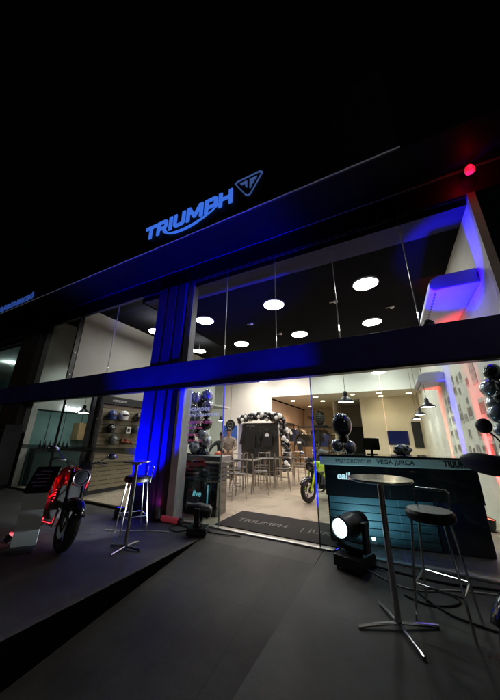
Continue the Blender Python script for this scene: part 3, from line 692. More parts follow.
# ================================================================== BARS
bar = thing('bar_counter', 'long black bar counter with pale lettered top edge behind the right glass', 'bar counter', (-.02,4.87,FLOORZ), R(10.5))
b = MB(); b.box((-1.04,-.02,.62), (1.04,.50,1.06)); b.box((-1.02,0.02,0), (1.02,.5,.62)); b.build('body', BLKG, bar)
b = MB()
for k in range(6): b.box((-1.0,-.004,.02+k*.10), (.42,.018,.112+k*.10))
b.build('plank_front', WOODL, bar, bevel=.004)
b = MB(); b.box((.44,-.004,.01), (1.03,.018,.615)); b.build('end_panel', mat('navy_panel', (.012,.016,.05), .3), bar)
b = MB(); b.box((-1.10,-.08,1.062), (1.10,.55,1.19)); bt = b.build('bar_top', mat('pale_laminate', (.70,.70,.68), .4, noise=.08), bar, bevel=.012)
b = MB(); b.box((-1.11,-.09,1.192), (1.11,.56,1.215)); b.build('top_slab', BLKG, bar)
bt_ink = mat('ink', (.03,.03,.035), .6)
text('lettering', 'MOTORCYCLES', .075, bt_ink, (-.86,-.0815,1.10), FACE, bt, .001, sx=1.0)
text('lettering', 'VEGA JURCA', .085, bt_ink, (-.26,-.0815,1.10), FACE, bt, .001, bold=.001, sx=1.05)
text('lettering', 'TRIUMPH', .10, bt_ink, (.62,-.0815,1.10), FACE, bt, .001, bold=.004, sx=.95)
b = MB(); b.tube([(.70,-.083,1.095),(.78,-.083,1.082),(.90,-.083,1.09),(.97,-.083,1.12)], .004, 6); b.build('swoosh', bt_ink, bt)
text('lettering', 'eail', .14, glow('white_lamp_ghost', (.7,.92,1), .9), (-.86,-.024,.86), FACE, bar, .003, shear=.2, bold=.004)  # glowing glyphs paint a reflection of the stage light, not real lettering

ctr = thing('back_counter', 'dark slatted counter behind the left glass pane under the balloon column', 'counter', (-3.66,4.78,FLOORZ), R(6))
b = MB(); b.box((-.46,.0,0), (.46,.42,.60)); b.build('body', BLKG, ctr)
b = MB()
for k in range(4): b.box((-.50,-.03,.63+k*.085), (.50,.46,.685+k*.085))
b.build('slat', mat('slate_slat', (.045,.06,.07), .3), ctr, bevel=.006)
b = MB(); b.box((-.52,-.04,.985), (.52,.48,1.09)); b.build('counter_top', mat('grey_laminate', (.22,.22,.22), .4), ctr, bevel=.01)
b = MB(); b.box((-.36,-.006,.06), (-.335,.0,.55)); b.box((.24,-.006,.06), (.265,.0,.55)); b.build('reflected_streak', glow('cyan_streak', (.1,.62,.75), .3), ctr)  # glowing bars paint cyan streaks of reflected light, no lamp strips
text('lettering', 'live', .15, glow('cyan_lamp_ghost', (.25,.85,.95), .5), (-.10,-.006,.33), FACE, ctr, .002, shear=.2, bold=.003)  # cyan lamp reflection drawn as glowing glyphs

# things on the bar
bc = thing('balloon_topper', 'black balloon on two grey balloons standing on the bar', 'balloons', (-.75,4.96,1.215+FLOORZ))
def balloon(parent, c, r, m_, rz=0, name='balloon'):
    b = MB(); c = Vector(c); d = Vector((random.uniform(-.6,.6), random.uniform(-.6,.6), random.choice((-1,-1,.4)))).normalized()
    prof = [(r*math.sin(t_)*(1-.12*max(0,-math.cos(t_))), -r*math.cos(t_)*(1.0 if t_ > 1.57 else 1.0)*(1.22 if math.cos(t_) > 0 else 1.0)) for t_ in [math.pi*i/14 for i in range(15)]]
    b.lathe(c, -d, [(0.001+p_, q_) for p_, q_ in prof], 20); b.lathe(c+d*r*1.20, d, [(.010,0),(.017,.02),(.004,.022)], 8); return b.build(name, m_, parent)
b = MB(); b.ell((0,0,.47), (.165,.165,.205), 20, 14); bb = b.build('balloon', BALB, bc)
b = MB()
for k in range(6): b.tube([(.166*math.cos(a)*math.cos(R(60))+0, -.166*abs(math.sin(a)), .47+.2*math.sin(R(60))*1) if False else (math.cos(R(200+k*22))*.168*math.sin(th), math.sin(R(200+k*22))*.168*math.sin(th), .47+.208*math.cos(th)) for th in [R(12+j*9) for j in range(6)] for a in [0]], [.002,.006,.009,.010,.008,.002], 6)
b.build('printed_stripe', BALS, bb)
balloon(bc, (-.10,0,.12), .10, BALS); balloon(bc, (.10,.02,.12), .10, BALS); balloon(bc, (0,.06,.25), .085, BALB)
zb = thing('patterned_bag', 'crumpled white and black patterned bag on the bar', 'bag', (.12,5.08,1.215+FLOORZ))
b = MB(); random.seed(4)
def crump(b, c, r, sz, amp):
    k0 = len(b.v); b.ell(c, (r,r*.7,sz), 18, 12)
    for i in range(k0, len(b.v)):
        v = Vector(b.v[i]); d = (v-Vector(c)); v += d*amp*math.sin(v.x*60)*math.cos(v.z*70+v.y*40); b.v[i] = tuple(v)
crump(b, (0,0,.085), .13, .085, .16)
zm = bpy.data.materials.new('zebra'); zm.use_nodes = True
t = zm.node_tree; wv = t.nodes.new('ShaderNodeTexNoise'); wv.inputs['Scale'].default_value = 18; rp = t.nodes.new('ShaderNodeValToRGB'); rp.color_ramp.interpolation = 'CONSTANT'
rp.color_ramp.elements[0].color = (.02,.02,.02,1); rp.color_ramp.elements[1].position = .47; rp.color_ramp.elements[1].color = (.6,.6,.58,1)
tc = t.nodes.new('ShaderNodeTexCoord'); t.links.new(tc.outputs['Object'], wv.inputs[0]); t.links.new(wv.outputs[0], rp.inputs[0]); t.links.new(rp.outputs[0], t.nodes['Principled BSDF'].inputs['Base Color'])
b.build('sack', zm, zb)
mo = thing('small_monitor', 'small black monitor standing on the bar right of the balloons', 'monitor', (-.33,5.14,1.215+FLOORZ), R(8))
b = MB(); b.box((-.13,-.01,.07), (.13,.02,.26)); b.build('screen', BLKG, mo, bevel=.004)
b = MB(); b.box((-.02,0,0), (.02,.02,.08)); b.box((-.08,-.05,0), (.08,.06,.012)); b.build('stand', BLKM, mo)

# ================================================================== BALLOON COLUMNS AND ARCH
def column(label, x, y, z0, z1, n, spread, seed, rr=(.09,.15)):
    random.seed(seed); t = thing('balloon_column', label, 'balloon column', (x,y,z0))
    b = MB(); b.tube([(0,0,0),(0,0,z1-z0)], .012, 6); b.build('pole', BLKM, t)
    for i in range(n):
        a = i*2.4+random.random()*.5; z = (z1-z0)*(i+.5)/n; r = random.uniform(*rr); q = spread*random.uniform(.7,1.1)
        balloon(t, (q*math.cos(a), q*math.sin(a), z), r, BALB if random.random() < .58 else BALS)
    return t
column('black and silver balloon column at the right end behind the glass', 1.40, 4.70, FLOORZ, 2.40, 34, .12, 11, (.085,.125))
column('black and grey balloon column behind the left glass pane', -3.98, 5.12, FLOORZ, 2.46, 30, .19, 5, (.10,.15))
arch = thing('balloon_arch', 'arch of small black and white balloons over the black shirt display', 'balloon arch', (-5.2,11.0,FLOORZ))
random.seed(21); path = []
for i in range(54): path.append((-1.05+2.1*i/53, 2.25+.15*math.sin(i/53*2.8)))
for i in range(44): path.append((1.05+.16*math.sin(i/44*2.6)+.10*i/44, 2.2-1.95*i/43))
for i, (px, pz) in enumerate(path):
    a = i*2.4; r = random.uniform(.072,.105); q = .115
    along = i < 54
    off = (q*.4*math.cos(a), q*math.sin(a)-.05, q*math.cos(a)) if along else (q*math.cos(a), q*math.sin(a)-.05, q*.3*math.cos(a))
    b = MB(); b.ell((px+off[0], off[1], pz+off[2]), (r,r,r*1.12), 12, 8); b.build('balloon', BALW if i % 7 in (0,3) else BALB, arch)

# ================================================================== SHIRT DISPLAY
dp = thing('shirt_display', 'dark display panel for shirts under the balloon arch', 'display panel', (-5.25,11.25,FLOORZ))
b = MB(); b.box((-.95,0,.05), (.85,.06,2.12)); b.build('board', mat('dark_board', (.035,.032,.028), .6, noise=.2), dp)
b = MB(); b.box((-1.15,-.03,0), (-.97,.1,2.1)); b.build('side_post', mat('lavender_post', (.42,.40,.55), .6), dp)
b = MB(); b.box((-.9,-.35,0), (.8,.3,.05)); b.build('base', BLKM, dp)
text('lettering', 'TRIUMPH', .12, mat('panel_letter', (.25,.25,.27), .6), (-.8,-.003,1.95), FACE, dp, .002)
def shirt(label, loc, rz, m_, sz=1.0, group=None, prn=None, long=False):
    t = thing('shirt', label, 'shirt', loc, rz, group)
    poly = [(-.22,-.70),(.22,-.70),(.235,-.2),(.25,-.15),(.33,-.36 if not long else -.55),(.45,-.30 if not long else -.52),(.34,-.03),(.10,.05),(.05,.01),(-.05,.01),(-.10,.05),(-.34,-.03),(-.45,-.30 if not long else -.52),(-.33,-.36 if not long else -.55),(-.25,-.15),(-.235,-.2)]
    b = MB(); b.prism([(x_*sz, z_*sz) for x_, z_ in poly], (0,.03,0), (1,0,0), (0,0,1), .07)
    bo_ = b.build('cloth', m_, t, bevel=.02, seg=2)
    b = MB(); b.tube([(-.28*sz,0,-.02),(0,0,.06*sz),(.28*sz,0,-.02)], .008, 6); b.tube([(0,0,.06*sz),(.0,0,.11*sz),(.03,0,.14*sz),(.0,0,.16*sz)], .005, 6); b.build('hanger', STEEL, t)
    if prn:
        b = MB(); b.obox((0,-.045,-.20*sz), (.11*sz,0,0), (0,.003,0), (0,0,.055*sz)); b.ell((0,-.044,-.15*sz), (.06*sz,.004,.05*sz)); b.build('print', prn, bo_)
    return t
CLB = mat('black_cloth', (.012,.012,.013), .85, noise=.3, nscale=9, bump=.4, bscale=25); CLW = mat('white_cloth', (.62,.60,.56), .85, noise=.1, bump=.3, bscale=20)
CLBL = mat('blue_cloth', (.05,.07,.22), .85, noise=.2); CLG = mat('olive_cloth', (.06,.055,.04), .85, noise=.3)
shirt('black long sleeved shirt on the left half of the display panel', (-5.72,11.12,1.80), R(6), CLB, 1.15, 'shirts on the display panel', None, True)
shirt('black shirt with white chest print on the right half of the display panel', (-4.86,11.12,1.78), R(-4), CLB, .95, 'shirts on the display panel', WPRINT)
sp = thing('shirt', 'black trousers hanging below the shirts on the display panel', 'trousers', (-5.3,11.14,1.05)); sp.name = 'trousers'
b = MB(); b.prism([(-.2,0),(.2,0),(.24,-.72),(.05,-.74),(0,-.25),(-.05,-.74),(-.24,-.72)], (0,0,0), (1,0,0), (0,0,1), .06); b.build('cloth', CLB, sp, bevel=.015)

# clothes rails at the back
rk = thing('clothes_rail', 'black clothes rail along the pink wall at the back', 'clothes rail', (-5.9,17.3,FLOORZ), R(90))
b = MB(); b.tube([(-1.8,0,0),(-1.8,0,2.35),(1.8,0,2.35),(1.8,0,0)], .03, 8); b.tube([(-1.8,.35,0),(-1.8,.35,2.35),(1.8,.35,2.35),(1.8,.35,0)], .03, 8); b.box((-1.85,.30,2.33), (1.85,.4,2.5)); b.build('frame', BLKM, rk)
b = MB(); b.box((-1.8,-.1,.35), (1.8,.35,.39)); b.build('shelf', WARMW, rk)
cols_ = [(CLW,'white shirt on the clothes rail, nearest the display'), (CLB,'black shirt on the clothes rail next to the white one'), (CLBL,'dark blue shirt on the clothes rail'), (CLG,'olive shirt hanging behind the dark blue one'), (CLB,'black shirt at the far end of the clothes rail'), (CLW,'pale folded-sleeve shirt near the far end of the clothes rail')]
for i, (m_, lb) in enumerate(cols_):
    shirt(lb, (-5.72+.05*(i % 2),15.7+.62*i,2.05), R(20+4*i), m_, 1.05, 'shirts on the clothes rail')
rk2 = thing('clothes_rail', 'clothes rail with shelves beside the lit back wall', 'clothes rail', (-4.4,21.6,FLOORZ))
b = MB(); b.tube([(-1.0,0,0),(-1.0,0,2.3),(1.3,0,2.3),(1.3,0,0)], .03, 8); b.box((-.2,-.15,.5), (1.3,.3,.54)); b.box((-.2,-.15,1.1), (1.3,.3,1.14)); b.box((-.2,-.15,1.7), (1.3,.3,1.74)); b.build('frame', BLKM, rk2)
random.seed(3)
for k in range(3):
    for j in range(3):
        f_ = MB(); f_.box((-.16,-.12,0), (.16,.14,.12+.05*random.random()))
        o = f_.build('folded_clothes', random.choice([CLB,CLW,CLG,CLBL]), None, (-4.35+.48*j,21.6,FLOORZ+.541+.6*k), bevel=.02)
        tag(o, 'small pile of folded clothes on the %s shelf of the rail, %s' % (['lowest','middle','top'][k], ['left','centre','right'][j]), 'folded clothes', 'folded clothes on the back shelves')
shirt('black shirt hanging left of the folded clothes at the back', (-5.2,21.5,2.15), R(15), CLB, 1.1, 'shirts at the lit back wall')
shirt('dark olive shirt hanging at the lit back wall', (-4.75,21.5,2.15), R(5), CLG, 1.1, 'shirts at the lit back wall')
for i, (qx, qy, m_, wd) in enumerate([(-5.15,17.6,CLB,'black shirt hanging left in the dark row before the lit wall'), (-4.75,17.8,CLG,'olive shirt hanging second in the dark row before the lit wall'), (-4.35,18.0,CLB,'black shirt hanging third in the dark row before the lit wall'), (-3.95,18.2,CLBL,'dark blue shirt hanging right in the dark row before the lit wall')]):
    shirt(wd, (qx,qy,1.72), R(10), m_, 1.05, 'shirts in the dark row')
rk3 = thing('clothes_rail', 'low black clothes rail holding the dark row of shirts', 'clothes rail', (-4.55,17.9,FLOORZ), R(26))
b = MB(); b.tube([(-.95,0,0),(-.95,0,1.885),(.95,0,1.885),(.95,0,0)], .02, 8); b.build('frame', BLKM, rk3)
mn = thing('mannequin', 'headless mannequin in a black shirt with white print in front of the clothes', 'mannequin', (-4.72,15.4,FLOORZ))
b = MB(); b.lathe((0,0,0), (0,0,1), [(0,0),(.18,0),(.18,.02),(.02,.03),(.02,.85),(.0,.85)]); b.build('stand', BLKM, mn)
b = MB(); secs = [(.85,.16,.11),(1.0,.15,.10),(1.15,.18,.12),(1.3,.21,.13),(1.42,.20,.11),(1.48,.08,.07),(1.55,.06,.06)]
vs = []; n = 18
for z, a, c in secs: vs += [(a*math.cos(2*math.pi*k/n), c*math.sin(2*math.pi*k/n), z) for k in range(n)]
fs = [(i*n+k, i*n+(k+1) % n, (i+1)*n+(k+1) % n, (i+1)*n+k) for i in range(len(secs)-1) for k in range(n)]
b.add(vs, fs+[tuple(range((len(secs)-1)*n, len(secs)*n))], True)
for sx in (-1,1): b.tube([(sx*.18,0,1.40),(sx*.27,0,1.25),(sx*.30,0,1.12)], [.06,.065,.07], 10)
b.build('shirt_body', CLB, mn)
b = MB(); b.obox((0,-.125,1.27), (.11,0,0), (0,.012,.0), (0,0,.05)); b.build('print', WPRINT, mn)

# back sign, wall caption, ornament, tv, door
bs = text('wall_lettering', 'TRIUMPH', .34, bt_ink, (-6.35,22.27,2.95), FACE, None, .01, bold=.01, shear=.1)
tag(bs, 'black slanted shop name lettering on the lit beige back wall', 'wall sign'); bs.location = (-6.1,22.27,3.0)
tag(text('wall_caption', 'PARA A VIDA', .20, mat('grey_ink', (.25,.2,.17), .7), (-6.44,16.2,2.85), (R(90),0,R(90)), None, .002), 'thin line of grey lettering on the pinkish back wall', 'wall sign')
ov = thing('oval_ornament', 'black oval helmet shaped ornament on top of the partition header', 'ornament', (-3.72,16.45,2.2))
b = MB(); b.ell((0,0,.50), (.30,.22,.44), 24, 16); b.build('shell', BLKP, ov)
b = MB(); b.box((-.42,-.15,0), (.42,.15,.09)); b.build('foot', BLKM, ov)
b = MB()
for k in range(5): b.torus((0,-.0,.22+.13*k), (0,0,1), [.235,.29,.302,.27,.18][k], .014, 24, 6, 1.)
b.build('band', GREYP, ov)
tv = thing('television', 'dark flat television on the beige wall above the bar', 'television', (.31,16.97,1.58))
b = MB(); b.box((-.50,-.03,-.36), (.50,.02,.36)); b.build('bezel', BLKP, tv, bevel=.01)
b = MB(); b.box((-.48,-.036,-.34), (.48,-.031,.34)); b.build('screen', mat('tv_screen', (.01,.012,.03), .08, emit=(.02,.04,.35), estr=.12), tv)
dr = thing('door', 'dark doorway panel left of the television', 'door', (-2.2,19.95,FLOORZ)); dr.name = 'dark_door'
b = MB(); b.box((-.72,-.05,0), (.72,.0,2.3)); b.build('door_leaf', BLKM, dr)
b = MB(); b.box((.5,-.08,1.0), (.62,-.055,1.03)); b.build('handle', ALU, dr)
pf = thing('framed_poster', 'dark poster on the beige wall right of the television', 'poster', (1.25,16.97,2.0))
b = MB(); b.box((-.22,-.03,-.9), (.2,.0,.4)); b.build('frame', BLKM, pf)
bp_ = thing('blue_poster', 'blue poster on the wall behind the two people', 'poster', (-8.75,14.47,1.65))
b = MB(); b.box((-.62,-.02,-.65), (.42,.0,.55)); b.build('sheet', mat('blue_sheet', (.03,.10,.42), .5, noise=.4, nscale=3), bp_)
rs = thing('round_sign', 'round black sign hanging beside the small pendant lamp', 'sign', (-6.9,11.3,2.05))
b = MB(); b.lathe((0,0,0), (0,-1,0), [(0,-.02),(.25,-.02),(.26,0),(.25,.02),(0,.02)], 32); b.build('disc', BLKP, rs)
b = MB(); b.lathe((0,-.021,0), (0,-1,0), [(.13,0),(.15,.001)], 32); b.obox((0,-.023,.0), (.06,0,0), (0,.002,0), (0,0,.02)); b.build('emblem', mat('sign_grey', (.3,.27,.25), .6), rs)
b = MB(); b.tube([(0,0,.25),(0,0,2.93)], .008, 6); b.build('cord', BLKM, rs)

# AC units on the right wall
def ac(label, loc, dep):
    t = thing('air_conditioner', label, 'air conditioner', loc)
    prof = [(.06,0),(.66,0),(.66,.26),(.14,.26),(.05,.22),(.01,.15),(0,.06)]
    b = MB(); b.prism(prof, (0,0,0), (1,0,0), (0,0,1), -dep); b.build('casing', mat('ac_white', (.38,.38,.42), .5), t, bevel=.02, seg=3)
    b = MB(); k = 0
    while .12+k*.12 < dep-.1:
        b.box((.075,.12+k*.12,-.004), (.105,.20+k*.12,-.0005)); k += 1
    b.build('louvre', FRAMEB, t)
    b = MB(); b.box((.20,.1,.26), (.6,.2,.30)); b.build('bracket', ALU, t)
    return t
ac('white air conditioner behind the upper right glass, lit blue from below', (.895,4.72,3.80), 1.7)
ac('white air conditioner on the right wall just below the beam, lit blue and red', (.895,8.9,3.06), 1.6)

# photographs on the right wall
random.seed(12)
PAP = mat('print_paper', (.50,.47,.42), .7, noise=.1)
PH = [mat('photo_dark', (.24,.22,.20), .6, noise=.7, nscale=9), mat('photo_grey', (.36,.33,.29), .6, noise=.6, nscale=12), mat('photo_brown', (.24,.17,.13), .6, noise=.7, nscale=10)]
rown = ['top', 'second', 'third', 'fourth', 'fifth', 'lowest']
coln = ['nearest the glass', 'second from the glass', 'third from the glass', 'fourth from the glass', 'fifth from the glass', 'sixth from the glass', 'farthest from the glass']
for r_i, zz in enumerate((2.86,2.56,2.26,1.96,1.62,1.28)):
    for c_i, yy in enumerate((6.35,6.85,7.25,7.65,8.05,9.05,9.6)):
        if random.random() < .18: continue
        hw = random.uniform(.07,.17) if c_i else .16; hv = random.uniform(.07,.13) if c_i else .15
        o = thing('wall_photo', '%s small print on the photo wall, %s row, %s' % (random.choice(['dark','grey','faded']), rown[r_i], coln[c_i]), 'photo', (1.557,yy+random.uniform(-.06,.06),zz+random.uniform(-.07,.07)), 0, 'prints on the photo wall')
        b = MB(); b.box((-.005,-hw,-hv), (0,hw,hv)); b.build('paper', PAP, o)
        b = MB(); b.box((-.007,-hw*.82,-hv*.5), (-.0055,hw*.82,hv*.84)); b.build('picture', random.choice(PH), o)

# ================================================================== BISTRO TABLES AND CHAIRS INSIDE
DKW = mat('dark_tabletop', (.06,.05,.04), .4, noise=.3, nscale=6)
bt0 = thing('bistro_table', 'dark topped table with orange helmet on it', 'table', (-4.35,6.75,FLOORZ), 0, 'dark tables inside the showroom')
b = MB(); b.box((-.36,-.30,.80), (.36,.30,.83)); b.build('tabletop', DKW, bt0, bevel=.005)
for sx in (-1,1):
    for sy in (-1,1):
        b = MB(); b.tube([(sx*.32,sy*.26,.80),(sx*.34,sy*.28,0)], .014, 6); b.build('leg', mat('dull_steel', (.42,.38,.34), .35, metal=.9), bt0)
b = MB(); b.tube([(-.33,-.27,.4),(.33,-.27,.4)], .010, 6); b.tube([(-.33,.27,.4),(.33,.27,.4)], .010, 6); b.build('crossbar', MATS['dull_steel'], bt0)
for q, lb in [((-4.05,7.7,FLOORZ), 'dark topped table second in the row from the entrance'), ((-3.75,8.65,FLOORZ), 'dark topped table third in the row from the entrance'), ((-3.45,9.6,FLOORZ), 'dark topped table farthest in the row from the entrance')]:
    dup(bt0, q, R(random.uniform(-6,6)), lb, 'dark tables inside the showroom')
ch = thing('metal_chair', '', 'chair', (-3.75,6.4,FLOORZ), 0, 'metal chairs around the tables inside')
b = MB(); b.box((-.20,-.20,.56), (.20,.20,.585)); b.build('seat', DKW, ch, bevel=.006)
for sx in (-1,1):
    for sy in (-1,1):
        b = MB()
        if sy > 0: b.tube([(sx*.20,.24,0),(sx*.19,.19,.58),(sx*.18,.23,1.0)], .013, 6)
        else: b.tube([(sx*.21,-.22,0),(sx*.19,-.18,.56)], .013, 6)
        b.build('leg', MATS['dull_steel'], ch)
b = MB(); b.tube([(-.18,.23,1.0),(.18,.23,1.0)], .013, 6); b.tube([(-.185,.215,.82),(.185,.215,.82)], .009, 6); b.tube([(-.205,-.20,.25),(.205,-.20,.25)], .009, 6); b.build('backrest', MATS['dull_steel'], ch)
chairs = [(-3.75,6.45,160), (-4.30,6.10,10), (-4.75,6.35,-40), (-3.45,7.35,120), (-4.2,7.2,15), (-3.15,8.3,115), (-3.75,8.15,10), (-4.45,7.9,-80), (-2.9,9.3,110), (-3.35,9.1,0), (-4.1,8.9,-85), (-3.1,10.2,180)]
words = ['nearest the entrance on the right side of the first table', 'in front of the table with the orange helmet', 'left of the table with the orange helmet', 'right of the second table', 'between the first and second tables', 'right of the third table', 'between the second and third tables', 'left of the second table', 'right of the farthest table', 'between the third and farthest tables', 'left of the third table', 'behind the farthest table']
for i, ((qx, qy, qa), wd) in enumerate(zip(chairs, words)):
    lb = 'thin metal chair ' + wd
    if i == 0: ch['label'] = lb; ch.rotation_euler = (0,0,R(qa)); ch.location = (qx,qy,FLOORZ)
    else: dup(ch, (qx,qy,FLOORZ), R(qa), lb, 'metal chairs around the tables inside')
def helmet(label, loc, rz, m_, group=None):
    t = thing('helmet', label, 'helmet', loc, rz, group)
    b = MB(); b.ell((0,0,.13), (.13,.115,.13), 20, 14); b.lathe((0,0,.0), (0,0,1), [(.085,.0),(.11,.02),(.115,.08)], 20); b.build('shell', m_, t)
    b = MB(); b.ell((0,-.035,.135), (.108,.092,.052), 18, 10); b.build('visor', BLKG, t)
    return t
helmet('orange red helmet lying on the first table inside', (-4.45,6.7,FLOORZ+.83), R(20), mat('orange_paint', (.75,.10,.02), .3, coat=.5))

# ================================================================== PEOPLE
SKIN = mat('skin', (.36,.20,.13), .55); HAIR = mat('dark_hair', (.015,.012,.010), .6)
CAMO = mat('patterned_cloth', (.42,.36,.28), .85, noise=.2, nscale=22, col2=(.10,.085,.07)); DKC = mat('charcoal_cloth', (.03,.032,.035), .85, noise=.2)
def skin_obj(name, pts, edges, rad, m_, parent, sub=2, root=0):
    me = bpy.data.meshes.new(name); me.from_pydata(pts, edges, []); me.materials.append(m_)
    o = bpy.data.objects.new(name, me); C.objects.link(o); o.parent = parent
    sk = o.modifiers.new('skin', 'SKIN'); sk.use_smooth_shade = True
    lay = me.skin_vertices[0].data if me.skin_vertices else None
    if lay is None:
        bm = bmesh.new(); bm.from_mesh(me); bm.verts.layers.skin.verify(); bm.to_mesh(me); bm.free(); lay = me.skin_vertices[0].data
    for i, r in enumerate(rad):
        lay[i].radius = r if isinstance(r, tuple) else (r, r); lay[i].use_root = (i == root)
    s_ = o.modifiers.new('sub', 'SUBSURF'); s_.levels = s_.render_levels = sub
    return o
def person(label, loc, rz, cloth, arms, h=1.0, lean=0.0):
    t = thing('person', label, 'person', loc, rz)
    # -Y is forward
    P = [(0,0,.93),(0,.01,1.08),(0,.0,1.25),(0,.01,1.40),(0,-.0,1.50),(0,-.015,1.56),(0,-.02,1.66),(0,-.015,1.735)]
    Rr = [(.155,.105),(.14,.10),(.165,.11),(.15,.10),(.055,.055),(.058,.06),(.078,.092),(.05,.06)]
    E_ = [(0,1),(1,2),(2,3),(3,4),(4,5),(5,6),(6,7)]
    def chain(start, pts, rs):
        k = start
        for p_, r_ in zip(pts, rs):
            P.append(p_); Rr.append(r_); E_.append((k, len(P)-1)); k = len(P)-1
        return k
    for sx in (-1,1):
        chain(0, [(sx*.10,0,.86),(sx*.11,-.01,.48),(sx*.115,.02,.09),(sx*.12,-.10,.035)], [.085,.058,.04,.035])
    hands = []
    for sx, arm in zip((-1,1), arms):
        el, wr = arm
        k = chain(3, [(sx*.185,.01,1.38), el, wr], [.062,.045,.030])
        hands.append((Vector(el), Vector(wr), sx))
    body = skin_obj('body', P, E_, Rr, SKIN, t)
    # hands: palm with five fingers
    for el, wr, sx in hands:
        d = (wr-el).normalized(); side = d.cross(Vector((0,0,1))); side = side.normalized() if side.length > .1 else Vector((1,0,0)); dn = d.cross(side)
        HP = [tuple(wr), tuple(wr+d*.05), tuple(wr+d*.085)]; HE = [(0,1),(1,2)]; HR = [.026,.034,.032]
        for f in range(4):
            o_ = side*(-.03+.02*f); l_ = [.062,.075,.07,.055][f]
            HP += [tuple(wr+d*.09+o_), tuple(wr+d*(.09+l_*.5)+o_+dn*.008), tuple(wr+d*(.09+l_)+o_+dn*.024)]; k = len(HP); HE += [(2,k-3),(k-3,k-2),(k-2,k-1)]; HR += [.009,.0085,.007]
        HP += [tuple(wr+d*.03-side*.035), tuple(wr+d*.07-side*.055), tuple(wr+d*.10-side*.05)]; k = len(HP); HE += [(1,k-3),(k-3,k-2),(k-2,k-1)]; HR += [.012,.010,.008]
        skin_obj('hand', HP, HE, HR, SKIN, body, 1)
    # clothing follows the body a little larger
    SP = [P[0], P[1], P[2], P[3], (0,.0,1.455)]; SR = [(.172,.125),(.158,.118),(.185,.13),(.165,.115),(.078,.075)]; SE = [(0,1),(1,2),(2,3),(3,4)]
    for el, wr, sx in hands:
        SP += [(sx*.19,.01,1.385), tuple(el), tuple(el+(wr-el)*.9)]; SR += [.078,.058,.042]; k = len(SP); SE += [(3,k-3),(k-3,k-2),(k-2,k-1)]
    skin_obj('jacket', SP, SE, SR, cloth, t)
    TP = [(0,0,.95),(0,0,.88)]; TR = [(.165,.118),(.16,.118)]; TE = [(0,1)]
    for sx in (-1,1):
        TP += [(sx*.10,0,.84),(sx*.11,-.01,.48),(sx*.115,.02,.10)]; k = len(TP); TR += [.10,.072,.06]; TE += [(1,k-3),(k-3,k-2),(k-2,k-1)]
    skin_obj('trousers', TP, TE, TR, DKC, t)
    b = MB(); b.ell((0,.005,1.70), (.088,.105,.095), 16, 10); b.ell((0,.045,1.66), (.082,.07,.09), 14, 8); b.build('hair', HAIR, t)
    b = MB(); b.ell((0,-.115,1.645), (.013,.022,.022), 10, 6); b.ell((0,-.105,1.60), (.028,.010,.008), 10, 6)
    for sx in (-1,1): b.ell((sx*.086,.0,1.655), (.012,.02,.03), 8, 6)
    b.build('face', SKIN, t)
    b = MB()
    for sx in (-1,1): b.ell((sx*.032,-.102,1.672), (.014,.010,.008), 8, 6)
    b.build('eye', BLKG, t)
    return t
person('person in a patterned beige top standing behind the orange helmet', (-5.05,8.2,FLOORZ), R(28), CAMO, (((-.24,-.10,1.12),(-.12,-.30,1.05)), ((.25,-.08,1.12),(.14,-.30,1.06))))
p2 = person('person in dark clothes reaching out at the left pane edge', (-5.75,8.9,FLOORZ-.12), R(40), DKC, (((-.36,-.06,1.24),(-.50,-.16,1.02)), ((.24,-.02,1.12),(.22,-.22,.98))))
p2.scale = (.93,.93,.93); p2.location = (-5.55,8.5,FLOORZ)

# ================================================================== LEFT BAY: HELMET SHELF, SIDE ROOM
sh = thing('display_shelf', 'dark framed slat wall shelf with helmets behind the left window', 'display shelf', (-7.2,5.55,FLOORZ), R(90))
b = MB(); b.box((-.88,.0,0), (.80,.13,2.56)); b.build('back_board', BLKM, sh)
b = MB(); b.box((-.88,-.10,0), (-.80,0,2.56)); b.box((.74,-.10,0), (.80,0,2.56)); b.box((-.80,-.10,2.34), (.74,0,2.56)); b.build('frame', BLKM, sh)
b = MB()
for k in range(20): b.box((-.795,-.014,.10+k*.112), (.735,0,.20+k*.112))
b.build('slat_panel', WARMW, sh)
for z in (.75,1.22,1.52,1.88):
    b = MB(); b.box((-.78,-.30,z), (.70,-.015,z+.015)); b.build('shelf', glass('shelf_glass', (.7,.75,.72)), sh)
text('lettering', 'ACESSÓRIOS', .085, WPRINT, (-.55,-.104,2.42), FACE, sh, .002)
hm = {'b': BLKG, 'w': mat('white_helmet', (.7,.7,.7), .25, coat=.5), 'u': mat('blue_helmet', (.04,.07,.25), .3, coat=.5), 'g': GREYP, 'r': mat('rust_helmet', (.35,.10,.05), .35)}
for k, (off, z, c_, wd) in enumerate([(-.52,1.895,'u','dark blue helmet on the top glass shelf, left'), (-.14,1.895,'w','white helmet on the top glass shelf, centre'), (.38,1.895,'b','black helmet on the top glass shelf, right'),
                       (-.50,1.535,'b','black helmet on the second glass shelf, left'), (.42,1.535,'g','grey helmet on the second glass shelf, right'), (-.36,1.235,'g','grey helmet on the third glass shelf, left')]):
    helmet(wd, (-7.2+.16,5.55+off,FLOORZ+z), R(90+random.uniform(-55,45)), hm[c_], 'helmets on the display shelf').scale = (random.uniform(1.0,1.2),)*3
bx_ = thing('white_box', 'small white box standing on the second glass shelf', 'box', (-7.04,5.62,FLOORZ+1.535), R(80))
b = MB(); b.box((-.07,-.05,0), (.07,.05,.20)); b.build('carton', mat('carton_white', (.7,.7,.68), .6), bx_, bevel=.003)
b = MB(); b.box((-.04,-.0515,.05), (.04,-.05,.15)); b.build('printed_panel', BLKM, bx_)
